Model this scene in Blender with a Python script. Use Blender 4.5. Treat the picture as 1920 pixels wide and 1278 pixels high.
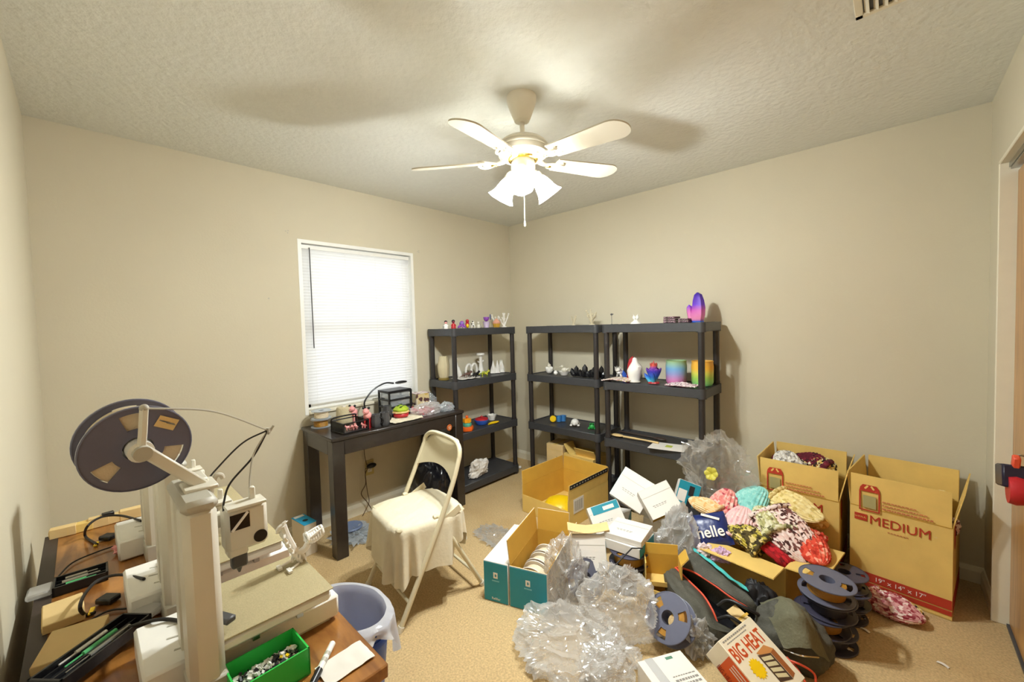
import bpy, bmesh, math, random
from mathutils import Vector, Matrix, Euler, noise
random.seed(7)
R = math.radians
PI = math.pi
for o in list(bpy.data.objects):
    bpy.data.objects.remove(o)
SC = bpy.context.scene
COL = SC.collection

# ------------------------------------------------------------------ camera
# axes: corner of the two far walls is the origin; wall with the window is x = 0 (runs to -y),
# wall behind the two grouped shelves is y = 0 (runs to +x), z is up, metres.
FPX = 761.04
CAM = Vector((2.954, -3.137, 1.4015))
_yaw, _pit, _rol = 2.32638734, -0.0382589627, -0.0274560193
_f = Vector((math.cos(_pit) * math.cos(_yaw), math.cos(_pit) * math.sin(_yaw), math.sin(_pit)))
_r0 = Vector((math.sin(_yaw), -math.cos(_yaw), 0))
_u0 = _r0.cross(_f)
_r = _r0 * math.cos(_rol) + _u0 * math.sin(_rol)
_u = -_r0 * math.sin(_rol) + _u0 * math.cos(_rol)
cd = bpy.data.cameras.new('camera')
cd.sensor_width = 36.0
cd.lens = FPX / 1920 * 36
cd.clip_start = 0.02
cam = bpy.data.objects.new('camera', cd)
COL.objects.link(cam)
cam.matrix_world = Matrix(((_r.x, _u.x, -_f.x, CAM.x), (_r.y, _u.y, -_f.y, CAM.y), (_r.z, _u.z, -_f.z, CAM.z), (0, 0, 0, 1)))
SC.camera = cam


def U(x, y, X=None, Y=None, Z=None):
    """the point on a plane (X=, Y= or Z=) seen at a pixel of the 1920x1278 photograph"""
    d = _f + _r * ((x - 960) / FPX) - _u * ((y - 639) / FPX)
    if X is not None:
        t = (X - CAM.x) / d.x
    elif Y is not None:
        t = (Y - CAM.y) / d.y
    else:
        t = (Z - CAM.z) / d.z
    return CAM + d * t


# ------------------------------------------------------------------ light and exposure
w = bpy.data.worlds.new('sky')
SC.world = w
w.use_nodes = True
bg = w.node_tree.nodes['Background']
bg.inputs[0].default_value = (0.92, 0.96, 1.0, 1)
bg.inputs[1].default_value = 1.6          # daylight: reaches the room only through the blind
LAMP_W = 52.0                             # each bulb of the fan's light kit
vs = SC.view_settings
vs.view_transform = 'Standard'
vs.look = 'None'
vs.exposure = 0.2
vs.gamma = 1.0
vs.use_curve_mapping = False


# ------------------------------------------------------------------ mesh helpers
class MB:
    def __init__(s):
        s.v, s.f, s.m = [], [], []

    def add(s, vs_, fs, mi=0):
        b = len(s.v)
        s.v += [tuple(q) for q in vs_]
        s.f += [tuple(b + i for i in q) for q in fs]
        s.m += [mi] * len(fs)
        return s

    def box(s, c, size, rot=None, mi=0, bev=0.0):
        hx, hy, hz = size[0] / 2, size[1] / 2, size[2] / 2
        M = Matrix.Identity(3)
        if rot is not None:
            M = Matrix.Rotation(rot, 3, 'Z') if isinstance(rot, (int, float)) else rot
        c = Vector(c)
        if bev <= 0:
            vs_ = [c + M @ Vector((x, y, z)) for x in (-hx, hx) for y in (-hy, hy) for z in (-hz, hz)]
            return s.add(vs_, [(0, 1, 3, 2), (4, 6, 7, 5), (0, 4, 5, 1), (2, 3, 7, 6), (0, 2, 6, 4), (1, 5, 7, 3)], mi)
        b = min(bev, hx * .9, hy * .9, hz * .9)
        vs_, idx = [], {}
        for sx in (-1, 1):
            for sy in (-1, 1):
                for sz in (-1, 1):
                    for ax in range(3):
                        p = [sx * hx, sy * hy, sz * hz]
                        for k in range(3):
                            if k != ax:
                                p[k] -= (sx, sy, sz)[k] * b
                        idx[(sx, sy, sz, ax)] = len(vs_)
                        vs_.append(c + M @ Vector(p))
        fs = []
        for ax in range(3):
            a1, a2 = (ax + 1) % 3, (ax + 2) % 3
            for sg in (-1, 1):
                q = []
                for t1, t2 in ((-1, -1), (1, -1), (1, 1), (-1, 1)):
                    k = [0, 0, 0]
                    k[ax], k[a1], k[a2] = sg, t1, t2
                    q.append(idx[(k[0], k[1], k[2], ax)])
                fs.append(tuple(q if sg > 0 else q[::-1]))
        for ax in range(3):
            a1, a2 = (ax + 1) % 3, (ax + 2) % 3
            for t1 in (-1, 1):
                for t2 in (-1, 1):
                    q = []
                    for sg, wh in ((-1, a1), (1, a1), (1, a2), (-1, a2)):
                        k = [0, 0, 0]
                        k[ax], k[a1], k[a2] = sg, t1, t2
                        q.append(idx[(k[0], k[1], k[2], wh)])
                    fs.append(tuple(q))
        for sx in (-1, 1):
            for sy in (-1, 1):
                for sz in (-1, 1):
                    fs.append(tuple(idx[(sx, sy, sz, a)] for a in range(3)))
        return s.add(vs_, fs, mi)

    def cyl(s, p0, p1, r0, r1=None, n=14, mi=0, cap=True):
        p0, p1 = Vector(p0), Vector(p1)
        r1 = r0 if r1 is None else r1
        d = (p1 - p0).normalized()
        a = d.orthogonal().normalized()
        b = d.cross(a)
        vs_, fs = [], []
        for i in range(n):
            t = 2 * PI * i / n
            e = a * math.cos(t) + b * math.sin(t)
            vs_ += [p0 + e * r0, p1 + e * r1]
        for i in range(n):
            j = (i + 1) % n
            fs.append((2 * i, 2 * j, 2 * j + 1, 2 * i + 1))
        if cap:
            fs.append(tuple(2 * i for i in range(n))[::-1])
            fs.append(tuple(2 * i + 1 for i in range(n)))
        return s.add(vs_, fs, mi)

    def lathe(s, prof, n=24, M=None, mi=0, cap=True, mod=None):
        """profile [(r, z)] turned round z; mod(theta, k) scales r"""
        vs_, fs = [], []
        m = len(prof)
        for i in range(n):
            t = 2 * PI * i / n
            for k, (r, z) in enumerate(prof):
                q = r * (mod(t, k) if mod else 1)
                v = Vector((q * math.cos(t), q * math.sin(t), z))
                vs_.append(M @ v if M is not None else v)
        for i in range(n):
            j = (i + 1) % n
            for k in range(m - 1):
                fs.append((i * m + k, j * m + k, j * m + k + 1, i * m + k + 1))
        if cap:
            fs.append(tuple(i * m for i in range(n))[::-1])
            fs.append(tuple(i * m + m - 1 for i in range(n)))
        return s.add(vs_, fs, mi)

    def tube(s, pts, r, n=8, mi=0, sub=1, closed=False):
        pts = [Vector(q) for q in pts]
        if sub > 1:
            pts = spline(pts, sub, closed)
        m = len(pts)
        rr = r if isinstance(r, (list, tuple)) else [r] * m
        if len(rr) != m:
            rr = [rr[min(len(rr) - 1, int(i * len(rr) / m))] for i in range(m)]
        vs_, fs = [], []
        up = None
        for i in range(m):
            if closed:
                d = pts[(i + 1) % m] - pts[i - 1]
            else:
                d = pts[min(i + 1, m - 1)] - pts[max(i - 1, 0)]
            d = d.normalized() if d.length > 1e-9 else Vector((0, 0, 1))
            if up is None:
                up = d.orthogonal().normalized()
            up = (up - d * up.dot(d))
            up = up.normalized() if up.length > 1e-6 else d.orthogonal().normalized()
            b = d.cross(up)
            for k in range(n):
                t = 2 * PI * k / n
                vs_.append(pts[i] + (up * math.cos(t) + b * math.sin(t)) * rr[i])
        for i in range(m if closed else m - 1):
            j = (i + 1) % m
            for k in range(n):
                l = (k + 1) % n
                fs.append((i * n + k, i * n + l, j * n + l, j * n + k))
        if not closed:
            fs.append(tuple(range(n))[::-1])
            fs.append(tuple((m - 1) * n + k for k in range(n)))
        return s.add(vs_, fs, mi)

    def prism(s, poly, z0, z1, M=None, mi=0):
        n = len(poly)
        vs_ = [Vector((x, y, z0)) for x, y in poly] + [Vector((x, y, z1)) for x, y in poly]
        if M is not None:
            vs_ = [M @ v for v in vs_]
        fs = [tuple(range(n))[::-1], tuple(range(n, 2 * n))]
        for i in range(n):
            j = (i + 1) % n
            fs.append((i, j, n + j, n + i))
        return s.add(vs_, fs, mi)

    def ball(s, c, r, nu=16, nv=10, mi=0, fn=None):
        c = Vector(c)
        r = (r, r, r) if isinstance(r, (int, float)) else r
        vs_, fs = [], []
        for j in range(nv + 1):
            ph = PI * j / nv - PI / 2
            for i in range(nu):
                t = 2 * PI * i / nu
                d = Vector((math.cos(ph) * math.cos(t), math.cos(ph) * math.sin(t), math.sin(ph)))
                k = fn(d) if fn else 1
                vs_.append(c + Vector((d.x * r[0] * k, d.y * r[1] * k, d.z * r[2] * k)))
        for j in range(nv):
            for i in range(nu):
                l = (i + 1) % nu
                fs.append((j * nu + i, j * nu + l, (j + 1) * nu + l, (j + 1) * nu + i))
        return s.add(vs_, fs, mi)

    def grid(s, nx, ny, fn, mi=0):
        vs_ = [fn(i / nx, j / ny) for j in range(ny + 1) for i in range(nx + 1)]
        fs = [(j * (nx + 1) + i, j * (nx + 1) + i + 1, (j + 1) * (nx + 1) + i + 1, (j + 1) * (nx + 1) + i) for j in range(ny) for i in range(nx)]
        return s.add(vs_, fs, mi)

    def sheet(s, nx, ny, fn, th=0.002, mi=0):
        """a closed thin slab following fn(u, v)"""
        P = [[Vector(fn(i / nx, j / ny)) for i in range(nx + 1)] for j in range(ny + 1)]
        top, bot = [], []
        for j in range(ny + 1):
            for i in range(nx + 1):
                du = P[j][min(i + 1, nx)] - P[j][max(i - 1, 0)]
                dv = P[min(j + 1, ny)][i] - P[max(j - 1, 0)][i]
                nrm = du.cross(dv)
                nrm = nrm.normalized() if nrm.length > 1e-9 else Vector((0, 0, 1))
                top.append(P[j][i] + nrm * th / 2)
                bot.append(P[j][i] - nrm * th / 2)
        W_ = nx + 1
        N = len(top)
        fs = []
        for j in range(ny):
            for i in range(nx):
                a, b, c, d = j * W_ + i, j * W_ + i + 1, (j + 1) * W_ + i + 1, (j + 1) * W_ + i
                fs += [(a, b, c, d), (N + d, N + c, N + b, N + a)]
        ring = [i for i in range(W_)] + [j * W_ + nx for j in range(1, ny + 1)] + [ny * W_ + i for i in range(nx - 1, -1, -1)] + [j * W_ for j in range(ny - 1, 0, -1)]
        for q in range(len(ring)):
            a, b = ring[q], ring[(q + 1) % len(ring)]
            fs.append((a, N + a, N + b, b))
        return s.add(top + bot, fs, mi)


def spline(pts, sub, closed=False):
    out = []
    m = len(pts)
    for i in range(m if closed else m - 1):
        p1, p2 = pts[i], pts[(i + 1) % m]
        p0 = pts[i - 1] if (i > 0 or closed) else p1 * 2 - p2
        p3 = pts[(i + 2) % m] if (i + 2 < m or closed) else p2 * 2 - p1
        for k in range(sub):
            t = k / sub
            out.append(0.5 * ((2 * p1) + (p2 - p0) * t + (2 * p0 - 5 * p1 + 4 * p2 - p3) * t * t + (3 * p1 - p0 - 3 * p2 + p3) * t ** 3))
    if not closed:
        out.append(pts[-1])
    return out


def obj(name, mb, mats, parent=None, loc=None, rot=None, smooth=True, ang=38):
    me = bpy.data.meshes.new(name)
    me.from_pydata(mb.v, [], mb.f)
    for m_ in (mats if isinstance(mats, (list, tuple)) else [mats]):
        me.materials.append(m_)
    for p, k in zip(me.polygons, mb.m):
        p.material_index = k
    bm = bmesh.new()
    bm.from_mesh(me)
    bmesh.ops.remove_doubles(bm, verts=bm.verts, dist=1e-6)
    bmesh.ops.recalc_face_normals(bm, faces=bm.faces)
    if smooth:
        lim = R(ang)
        for f in bm.faces:
            f.smooth = True
        for e in bm.edges:
            if len(e.link_faces) == 2 and e.calc_face_angle(0) > lim:
                e.smooth = False
    bm.to_mesh(me)
    bm.free()
    o = bpy.data.objects.new(name, me)
    COL.objects.link(o)
    if parent is not None:
        o.parent = parent
    if loc is not None:
        o.location = loc
    if rot is not None:
        o.rotation_euler = rot if isinstance(rot, (tuple, list, Euler)) else (0, 0, rot)
    return o


def thing(name, label, cat, loc=(0, 0, 0), rot=(0, 0, 0), group=None):
    o = bpy.data.objects.new(name, None)
    o.empty_display_size = 0.05
    COL.objects.link(o)
    o.location = loc
    o.rotation_euler = (0, 0, rot) if isinstance(rot, (int, float)) else rot
    return tag(o, label, cat, group)


def tag(o, label, cat, group=None):
    o['label'] = label
    o['category'] = cat
    if group:
        o['group'] = group
    return o


def struct(name, mb, m, parent=None, smooth=False):
    o = obj(name, mb, m, parent, smooth=smooth)
    o['kind'] = 'structure'
    return o


def copy_tree(o, parent=None):
    c = o.copy()
    COL.objects.link(c)
    c.parent = parent
    for ch in list(o.children):
        copy_tree(ch, c)
    return c


def text(name, body, m, parent, size, loc, rot, align='LEFT', depth=0.0004, sx=1.0, bold=0.0):
    cu = bpy.data.curves.new(name, 'FONT')
    cu.body = body
    cu.size = size
    cu.extrude = depth
    cu.offset = bold * size
    cu.align_x = align
    cu.resolution_u = 3
    t = bpy.data.objects.new(name, cu)
    COL.objects.link(t)
    dg = bpy.context.evaluated_depsgraph_get()
    me = bpy.data.meshes.new_from_object(t.evaluated_get(dg))
    bpy.data.objects.remove(t)
    me.materials.clear()
    me.materials.append(m)
    for v in me.vertices:
        v.co.x *= sx
    o = bpy.data.objects.new(name, me)
    COL.objects.link(o)
    o.parent = parent
    o.location = loc
    o.rotation_euler = rot
    return o


# ------------------------------------------------------------------ materials
def srgb(h):
    h = h.lstrip('#')
    c = [int(h[i:i + 2], 16) / 255 for i in (0, 2, 4)]
    return tuple((x / 12.92 if x <= .04045 else ((x + .055) / 1.055) ** 2.4) for x in c) + (1,)


def mat(name, col, rough=.6, metal=0.0, var=0.0, vscale=20.0, bump=0.0, bscale=60.0, spec=.5, trans=0.0, emit=None, estr=0.0, coat=0.0, sheen=0.0):
    m = bpy.data.materials.new(name)
    m.use_nodes = True
    nt = m.node_tree
    b = nt.nodes['Principled BSDF']
    c = srgb(col) if isinstance(col, str) else tuple(col) + (1,)
    b.inputs['Base Color'].default_value = c
    b.inputs['Roughness'].default_value = rough
    b.inputs['Metallic'].default_value = metal
    b.inputs['Specular IOR Level'].default_value = spec
    b.inputs['Coat Weight'].default_value = coat
    b.inputs['Sheen Weight'].default_value = sheen
    if trans:
        b.inputs['Transmission Weight'].default_value = trans
    if emit:
        b.inputs['Emission Color'].default_value = srgb(emit)
        b.inputs['Emission Strength'].default_value = estr
    tc = nt.nodes.new('ShaderNodeTexCoord')
    nz = nt.nodes.new('ShaderNodeTexNoise')
    nz.inputs['Scale'].default_value = vscale
    nz.inputs['Detail'].default_value = 4
    nt.links.new(tc.outputs['Object'], nz.inputs['Vector'])
    rp = nt.nodes.new('ShaderNodeValToRGB')
    v = max(var, .015)
    rp.color_ramp.elements[0].position = .3
    rp.color_ramp.elements[1].position = .7
    rp.color_ramp.elements[0].color = tuple(x * (1 - v) for x in c[:3]) + (1,)
    rp.color_ramp.elements[1].color = tuple(min(1, x * (1 + v)) for x in c[:3]) + (1,)
    nt.links.new(nz.outputs['Fac'], rp.inputs['Fac'])
    nt.links.new(rp.outputs['Color'], b.inputs['Base Color'])
    if bump:
        n2 = nt.nodes.new('ShaderNodeTexNoise')
        n2.inputs['Scale'].default_value = bscale
        n2.inputs['Detail'].default_value = 5
        nt.links.new(tc.outputs['Object'], n2.inputs['Vector'])
        bp = nt.nodes.new('ShaderNodeBump')
        bp.inputs['Strength'].default_value = bump
        bp.inputs['Distance'].default_value = .01
        nt.links.new(n2.outputs['Fac'], bp.inputs['Height'])
        nt.links.new(bp.outputs['Normal'], b.inputs['Normal'])
    return m


def ramp_mat(name, stops, axis='Z', lo=0.0, hi=1.0, rough=.5, coord='Object', noise_amt=0.0, nscale=30):
    """a dyed gradient or speckle along an object axis (real colour of the thing)"""
    m = bpy.data.materials.new(name)
    m.use_nodes = True
    nt = m.node_tree
    b = nt.nodes['Principled BSDF']
    b.inputs['Roughness'].default_value = rough
    tc = nt.nodes.new('ShaderNodeTexCoord')
    rp = nt.nodes.new('ShaderNodeValToRGB')
    while len(rp.color_ramp.elements) < len(stops):
        rp.color_ramp.elements.new(.5)
    for e, (p, c) in zip(rp.color_ramp.elements, stops):
        e.position = p
        e.color = srgb(c)
    if axis == 'N':
        nz = nt.nodes.new('ShaderNodeTexNoise')
        nz.inputs['Scale'].default_value = nscale
        nz.inputs['Detail'].default_value = 2
        nt.links.new(tc.outputs['Object'], nz.inputs['Vector'])
        mr = nt.nodes.new('ShaderNodeMapRange')
        mr.inputs['From Min'].default_value = .3
        mr.inputs['From Max'].default_value = .7
        nt.links.new(nz.outputs['Fac'], mr.inputs['Value'])
        rp.color_ramp.interpolation = 'CONSTANT'
    elif axis == 'V':
        nz = nt.nodes.new('ShaderNodeTexVoronoi')
        nz.inputs['Scale'].default_value = nscale
        nt.links.new(tc.outputs['Object'], nz.inputs['Vector'])
        sp = nt.nodes.new('ShaderNodeSeparateColor')
        nt.links.new(nz.outputs['Color'], sp.inputs['Color'])
        mr = nt.nodes.new('ShaderNodeMapRange')
        nt.links.new(sp.outputs['Red'], mr.inputs['Value'])
        rp.color_ramp.interpolation = 'CONSTANT'
    else:
        sx = nt.nodes.new('ShaderNodeSeparateXYZ')
        nt.links.new(tc.outputs[coord], sx.inputs['Vector'])
        mr = nt.nodes.new('ShaderNodeMapRange')
        mr.inputs['From Min'].default_value = lo
        mr.inputs['From Max'].default_value = hi
        nt.links.new(sx.outputs[axis], mr.inputs['Value'])
    nt.links.new(mr.outputs['Result'], rp.inputs['Fac'])
    nt.links.new(rp.outputs['Color'], b.inputs['Base Color'])
    return m


def film_mat(name, tint=(1, 1, 1), clear=.6, gloss=.22, white=.18, rough=.1):
    m = bpy.data.materials.new(name)
    m.use_nodes = True
    nt = m.node_tree
    nt.nodes.clear()
    out = nt.nodes.new('ShaderNodeOutputMaterial')
    tr = nt.nodes.new('ShaderNodeBsdfTransparent')
    gl = nt.nodes.new('ShaderNodeBsdfGlossy')
    gl.inputs['Roughness'].default_value = rough
    df = nt.nodes.new('ShaderNodeBsdfDiffuse')
    df.inputs['Color'].default_value = tuple(tint) + (1,)
    tl = nt.nodes.new('ShaderNodeBsdfTranslucent')
    tl.inputs['Color'].default_value = tuple(tint) + (1,)
    a = nt.nodes.new('ShaderNodeMixShader')
    a.inputs[0].default_value = .5
    nt.links.new(df.outputs[0], a.inputs[1])
    nt.links.new(tl.outputs[0], a.inputs[2])
    b = nt.nodes.new('ShaderNodeMixShader')
    b.inputs[0].default_value = gloss / (gloss + white)
    nt.links.new(a.outputs[0], b.inputs[1])
    nt.links.new(gl.outputs[0], b.inputs[2])
    lw = nt.nodes.new('ShaderNodeLayerWeight')
    lw.inputs['Blend'].default_value = .35
    mr = nt.nodes.new('ShaderNodeMapRange')
    mr.inputs['To Min'].default_value = 1 - clear
    mr.inputs['To Max'].default_value = min(1, 1.5 - clear)
    nt.links.new(lw.outputs['Facing'], mr.inputs['Value'])
    c = nt.nodes.new('ShaderNodeMixShader')
    nt.links.new(mr.outputs['Result'], c.inputs[0])
    nt.links.new(tr.outputs[0], c.inputs[1])
    nt.links.new(b.outputs[0], c.inputs[2])
    nt.links.new(c.outputs[0], out.inputs['Surface'])
    return m


def wood_mat(name, c1, c2, scale=3.0, rough=.35, stretch=(1, 8, 8), coat=.2):
    m = bpy.data.materials.new(name)
    m.use_nodes = True
    nt = m.node_tree
    b = nt.nodes['Principled BSDF']
    b.inputs['Roughness'].default_value = rough
    b.inputs['Coat Weight'].default_value = coat
    tc = nt.nodes.new('ShaderNodeTexCoord')
    mp = nt.nodes.new('ShaderNodeMapping')
    mp.inputs['Scale'].default_value = stretch
    nt.links.new(tc.outputs['Object'], mp.inputs['Vector'])
    nz = nt.nodes.new('ShaderNodeTexNoise')
    nz.inputs['Scale'].default_value = scale
    nz.inputs['Detail'].default_value = 8
    nz.inputs['Distortion'].default_value = .8
    nt.links.new(mp.outputs['Vector'], nz.inputs['Vector'])
    rp = nt.nodes.new('ShaderNodeValToRGB')
    rp.color_ramp.elements[0].position = .35
    rp.color_ramp.elements[1].position = .68
    rp.color_ramp.elements[0].color = srgb(c1)
    rp.color_ramp.elements[1].color = srgb(c2)
    nt.links.new(nz.outputs['Fac'], rp.inputs['Fac'])
    nt.links.new(rp.outputs['Color'], b.inputs['Base Color'])
    return m


def carpet_mat():
    m = mat('carpet', '#c8ad80', .98, var=.2, vscale=120, bump=.5, bscale=200, spec=.1)
    nt = m.node_tree
    b = nt.nodes['Principled BSDF']
    src = b.inputs['Base Color'].links[0].from_socket
    tc = [q for q in nt.nodes if q.type == 'TEX_COORD'][0]
    st = nt.nodes.new('ShaderNodeTexNoise')
    st.inputs['Scale'].default_value = 2.2
    st.inputs['Detail'].default_value = 6
    nt.links.new(tc.outputs['Object'], st.inputs['Vector'])
    mr = nt.nodes.new('ShaderNodeMapRange')
    mr.inputs['From Min'].default_value = .52
    mr.inputs['From Max'].default_value = .75
    mr.inputs['To Max'].default_value = .45
    nt.links.new(st.outputs['Fac'], mr.inputs['Value'])
    mx = nt.nodes.new('ShaderNodeMix')
    mx.data_type = 'RGBA'
    mx.inputs[7].default_value = srgb('#a88552')
    nt.links.new(mr.outputs['Result'], mx.inputs[0])
    nt.links.new(src, mx.inputs[6])
    nt.links.new(mx.outputs[2], b.inputs['Base Color'])
    return m


M = {}
M['wall'] = mat('wall_paint', '#d2cab3', .75, var=.02, vscale=2.0, bump=.06, bscale=90)
M['ceiling'] = mat('ceiling_texture', '#e2e3dc', .9, var=.015, bump=.55, bscale=38)
M['carpet'] = carpet_mat()
M['trim'] = mat('trim_paint', '#e6dfca', .45)
M['vinyl'] = mat('window_vinyl', '#f4f4f0', .4)
M['oak'] = wood_mat('oak_door', '#a06f33', '#c2914f', 4, .3, (8, 8, .7))
M['desk_top'] = wood_mat('desk_wood', '#7a4a1e', '#b0783a', 3, .28, (2, 9, 9), .4)
M['dark_brown'] = mat('dark_brown', '#3b2f28', .5)
M['espresso'] = mat('espresso_wood', '#2c2521', .32, var=.12, vscale=30, coat=.25)
M['shelf'] = mat('shelf_plastic', '#3c3d40', .42, var=.06, vscale=40, bump=.08, bscale=200)
M['post'] = mat('post_plastic', '#2e2b2b', .35)
M['white'] = mat('white_plastic', '#f2f0ea', .4)
M['cream'] = mat('cream_plastic', '#dcd7c8', .45)
M['grey'] = mat('grey_plastic', '#b9b5a8', .45)
M['dgrey'] = mat('dark_grey_plastic', '#4a4a4c', .45)
M['black'] = mat('black_plastic', '#17171a', .35)
M['rubber'] = mat('cable_rubber', '#1a1614', .5)
M['metal'] = mat('brushed_metal', '#b8b8b4', .3, 1.0)
M['brass'] = mat('polished_brass', '#d9b75a', .2, 1.0)
M['fanwhite'] = mat('fan_enamel', '#efe9da', .35)
M['card'] = mat('cardboard', '#e6c470', .8, var=.06, vscale=9, bump=.05, bscale=60)
M['card_in'] = mat('cardboard_inside', '#d0a43e', .85, var=.05, vscale=9)
M['card_lt'] = mat('pale_cardboard', '#e2c48a', .8, var=.05, vscale=12)
M['paper'] = mat('white_card', '#e9e4dc', .55, var=.02, vscale=10)
M['teal'] = mat('teal_print', '#1590a6', .45, var=.03)
M['redink'] = mat('red_ink', '#b5341c', .7)
M['redink2'] = mat('pale_red_ink', '#c4744a', .7)
M['whiteink'] = mat('white_ink', '#f2ece4', .6)
M['blackink'] = mat('black_ink', '#1c1a1c', .6)
M['greyink'] = mat('grey_ink', '#8f8b84', .6)
M['film'] = film_mat('clear_film', (.97, .96, .93), .8, .12, .1, .16)
M['film3'] = film_mat('hazy_film', (.97, .96, .94), .68, .14, .18, .16)
M['film2'] = film_mat('milky_film', (.95, .96, .97), .55, .16, .3, .18)
M['bluefilm'] = film_mat('bluish_film', (.82, .9, .98), .6, .14, .26)
M['spool'] = mat('spool_plastic', '#626578', .4, var=.04)
M['spool_dk'] = mat('dark_spool_plastic', '#403f50', .4, var=.05)
M['spool_mid'] = mat('slate_spool_plastic', '#67687e', .35, var=.04)
M['fil_cream'] = mat('cream_filament', '#ddcdb0', .5, bump=.2, bscale=300)
M['fil_gold'] = mat('gold_filament', '#a87722', .4, bump=.2, bscale=300)
M['fil_dark'] = mat('dark_filament', '#2c2a38', .4, bump=.2, bscale=300)
M['chair'] = mat('chair_enamel', '#d9cfb0', .35)
M['cloth'] = mat('seat_cloth', '#ded5bb', .9, var=.05, vscale=12, bump=.15, bscale=80, sheen=.2)
M['bin'] = mat('blue_bin', '#2450ad', .35)
M['liner'] = film_mat('bin_liner', (.9, .9, .92), .12, .12, .7)
M['green'] = mat('green_plastic', '#30c452', .35)
M['plate'] = mat('textured_plate', '#b6a983', .55, .15, var=.08, vscale=300, bump=.15, bscale=500)
M['yellow'] = mat('yellow_plastic', '#efc60c', .35)
M['orange'] = mat('orange_plastic', '#e8641c', .4)
M['blue'] = mat('blue_plastic', '#2b59b8', .4)
M['sky'] = mat('sky_blue_card', '#2aa3d2', .45)
M['red'] = mat('red_plastic', '#b8232c', .45)
M['pink'] = mat('pink_plastic', '#f0a4a2', .5)
M['purple'] = mat('purple_plastic', '#9154b4', .4)
M['bag'] = mat('black_canvas', '#4d4c43', .75, var=.12, vscale=25, bump=.25, bscale=120)
M['bagdark'] = mat('black_lining', '#141318', .6)
M['piping'] = mat('orange_piping', '#e0563a', .5)
M['binbag'] = mat('black_bin_bag', '#16161a', .25)
M['screen'] = mat('dark_screen', '#17161c', .15)
M['cordbrown'] = mat('brown_cord', '#5a4732', .5)
M['chrome'] = mat('chrome', '#d8d8d8', .12, 1.0)
# ------------------------------------------------------------------ the room
H = 2.44
LA, LB = 3.277, 3.301
T = .12
struct('floor', MB().box((LB / 2 + .1, -LA / 2, -.06), (LB + .6, LA + .4, .12)), M['carpet'])
struct('ceiling', MB().box((LB / 2 + .1, -LA / 2, H + .06), (LB + .6, LA + .4, .12)), M['ceiling'])
WY0, WY1, WZ0, WZ1 = -2.10, -1.19, .82, 2.03
wm = MB()
wm.box((-T / 2, (-LA + WY0) / 2 - .06, H / 2), (T, WY0 + LA + .12, H))
wm.box((-T / 2, WY1 / 2 + .06, H / 2), (T, -WY1 + .12, H))
wm.box((-T / 2, (WY0 + WY1) / 2, WZ0 / 2), (T, WY1 - WY0, WZ0))
wm.box((-T / 2, (WY0 + WY1) / 2, (WZ1 + H) / 2), (T, WY1 - WY0, H - WZ1))
struct('wall_back_left', wm, M['wall'])
struct('wall_back_right', MB().box((LB / 2 + .1, T / 2, H / 2), (LB + .44, T, H)), M['wall'])
struct('wall_left', MB().box((LB / 2 + .1, -LA - T / 2, H / 2), (LB + .44, T, H)), M['wall'])
CY, CZ = -.345, 2.06
wm = MB()
wm.box((LB + T / 2, CY / 2, H / 2), (T, -CY, H))
wm.box((LB + T / 2, (CY - LA) / 2, (CZ + H) / 2), (T, LA + CY, H - CZ))
struct('wall_right', wm, M['wall'])


def baseboard(name, p0, p1, nrm):
    p0, p1, nrm = Vector(p0), Vector(p1), Vector(nrm)
    d = (p1 - p0)
    prof = [(0, 0), (.014, 0), (.014, .06), (.009, .072), (.005, .082), (0, .084)]
    mb = MB()
    vs_ = [p0 + nrm * a + Vector((0, 0, b)) for a, b in prof] + [p1 + nrm * a + Vector((0, 0, b)) for a, b in prof]
    n = len(prof)
    mb.add(vs_, [(i, (i + 1) % n, n + (i + 1) % n, n + i) for i in range(n)] + [tuple(range(n)), tuple(range(n, 2 * n))])
    struct(name, mb, M['trim'])


baseboard('baseboard_back_left', (0, -LA, 0), (0, 0, 0), (1, 0, 0))
baseboard('baseboard_back_right', (.014, 0, 0), (LB, 0, 0), (0, -1, 0))
baseboard('baseboard_right', (LB, -.02, 0), (LB, CY + .01, 0), (-1, 0, 0))
baseboard('baseboard_left', (.014, -LA, 0), (LB, -LA, 0), (0, 1, 0))

# closet opening: painted frame and flat sliding doors
fr = MB()
fr.box((LB + .02, CY - .008, CZ / 2), (.075, .016, CZ), bev=.003)
fr.box((LB + .02, (CY - LA) / 2, CZ - .008), (.075, LA + CY, .016), bev=.003)
struct('trim_1', fr, M['trim'])
tr = MB()
tr.box((LB + .03, (CY - LA) / 2, CZ - .03), (.03, LA + CY - .03, .03))
tr.box((LB + .012, (CY - LA) / 2, CZ - .026), (.004, LA + CY - .03, .02))
struct('trim_2', tr, M['metal'])
d1 = thing('door_1', '', 'door', (0, 0, 0))
del d1['label'], d1['category']
d1['kind'] = 'structure'
obj('door_panel', MB().box((LB + .045, CY - .02 - .75, 1.01), (.02, 1.5, 1.99), bev=.002), M['oak'], d1)
d2 = thing('door_2', '', 'door')
del d2['label'], d2['category']
d2['kind'] = 'structure'
obj('door_panel', MB().box((LB + .075, (CY - 1.45 - LA) / 2, 1.01), (.02, LA + CY - 1.45 + .0, 1.99), bev=.002), M['oak'], d2)
struct('trim_3', MB().box((LB + .062, (CY - LA) / 2, .006), (.07, LA + CY - .04, .012)), M['dgrey'])

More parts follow.
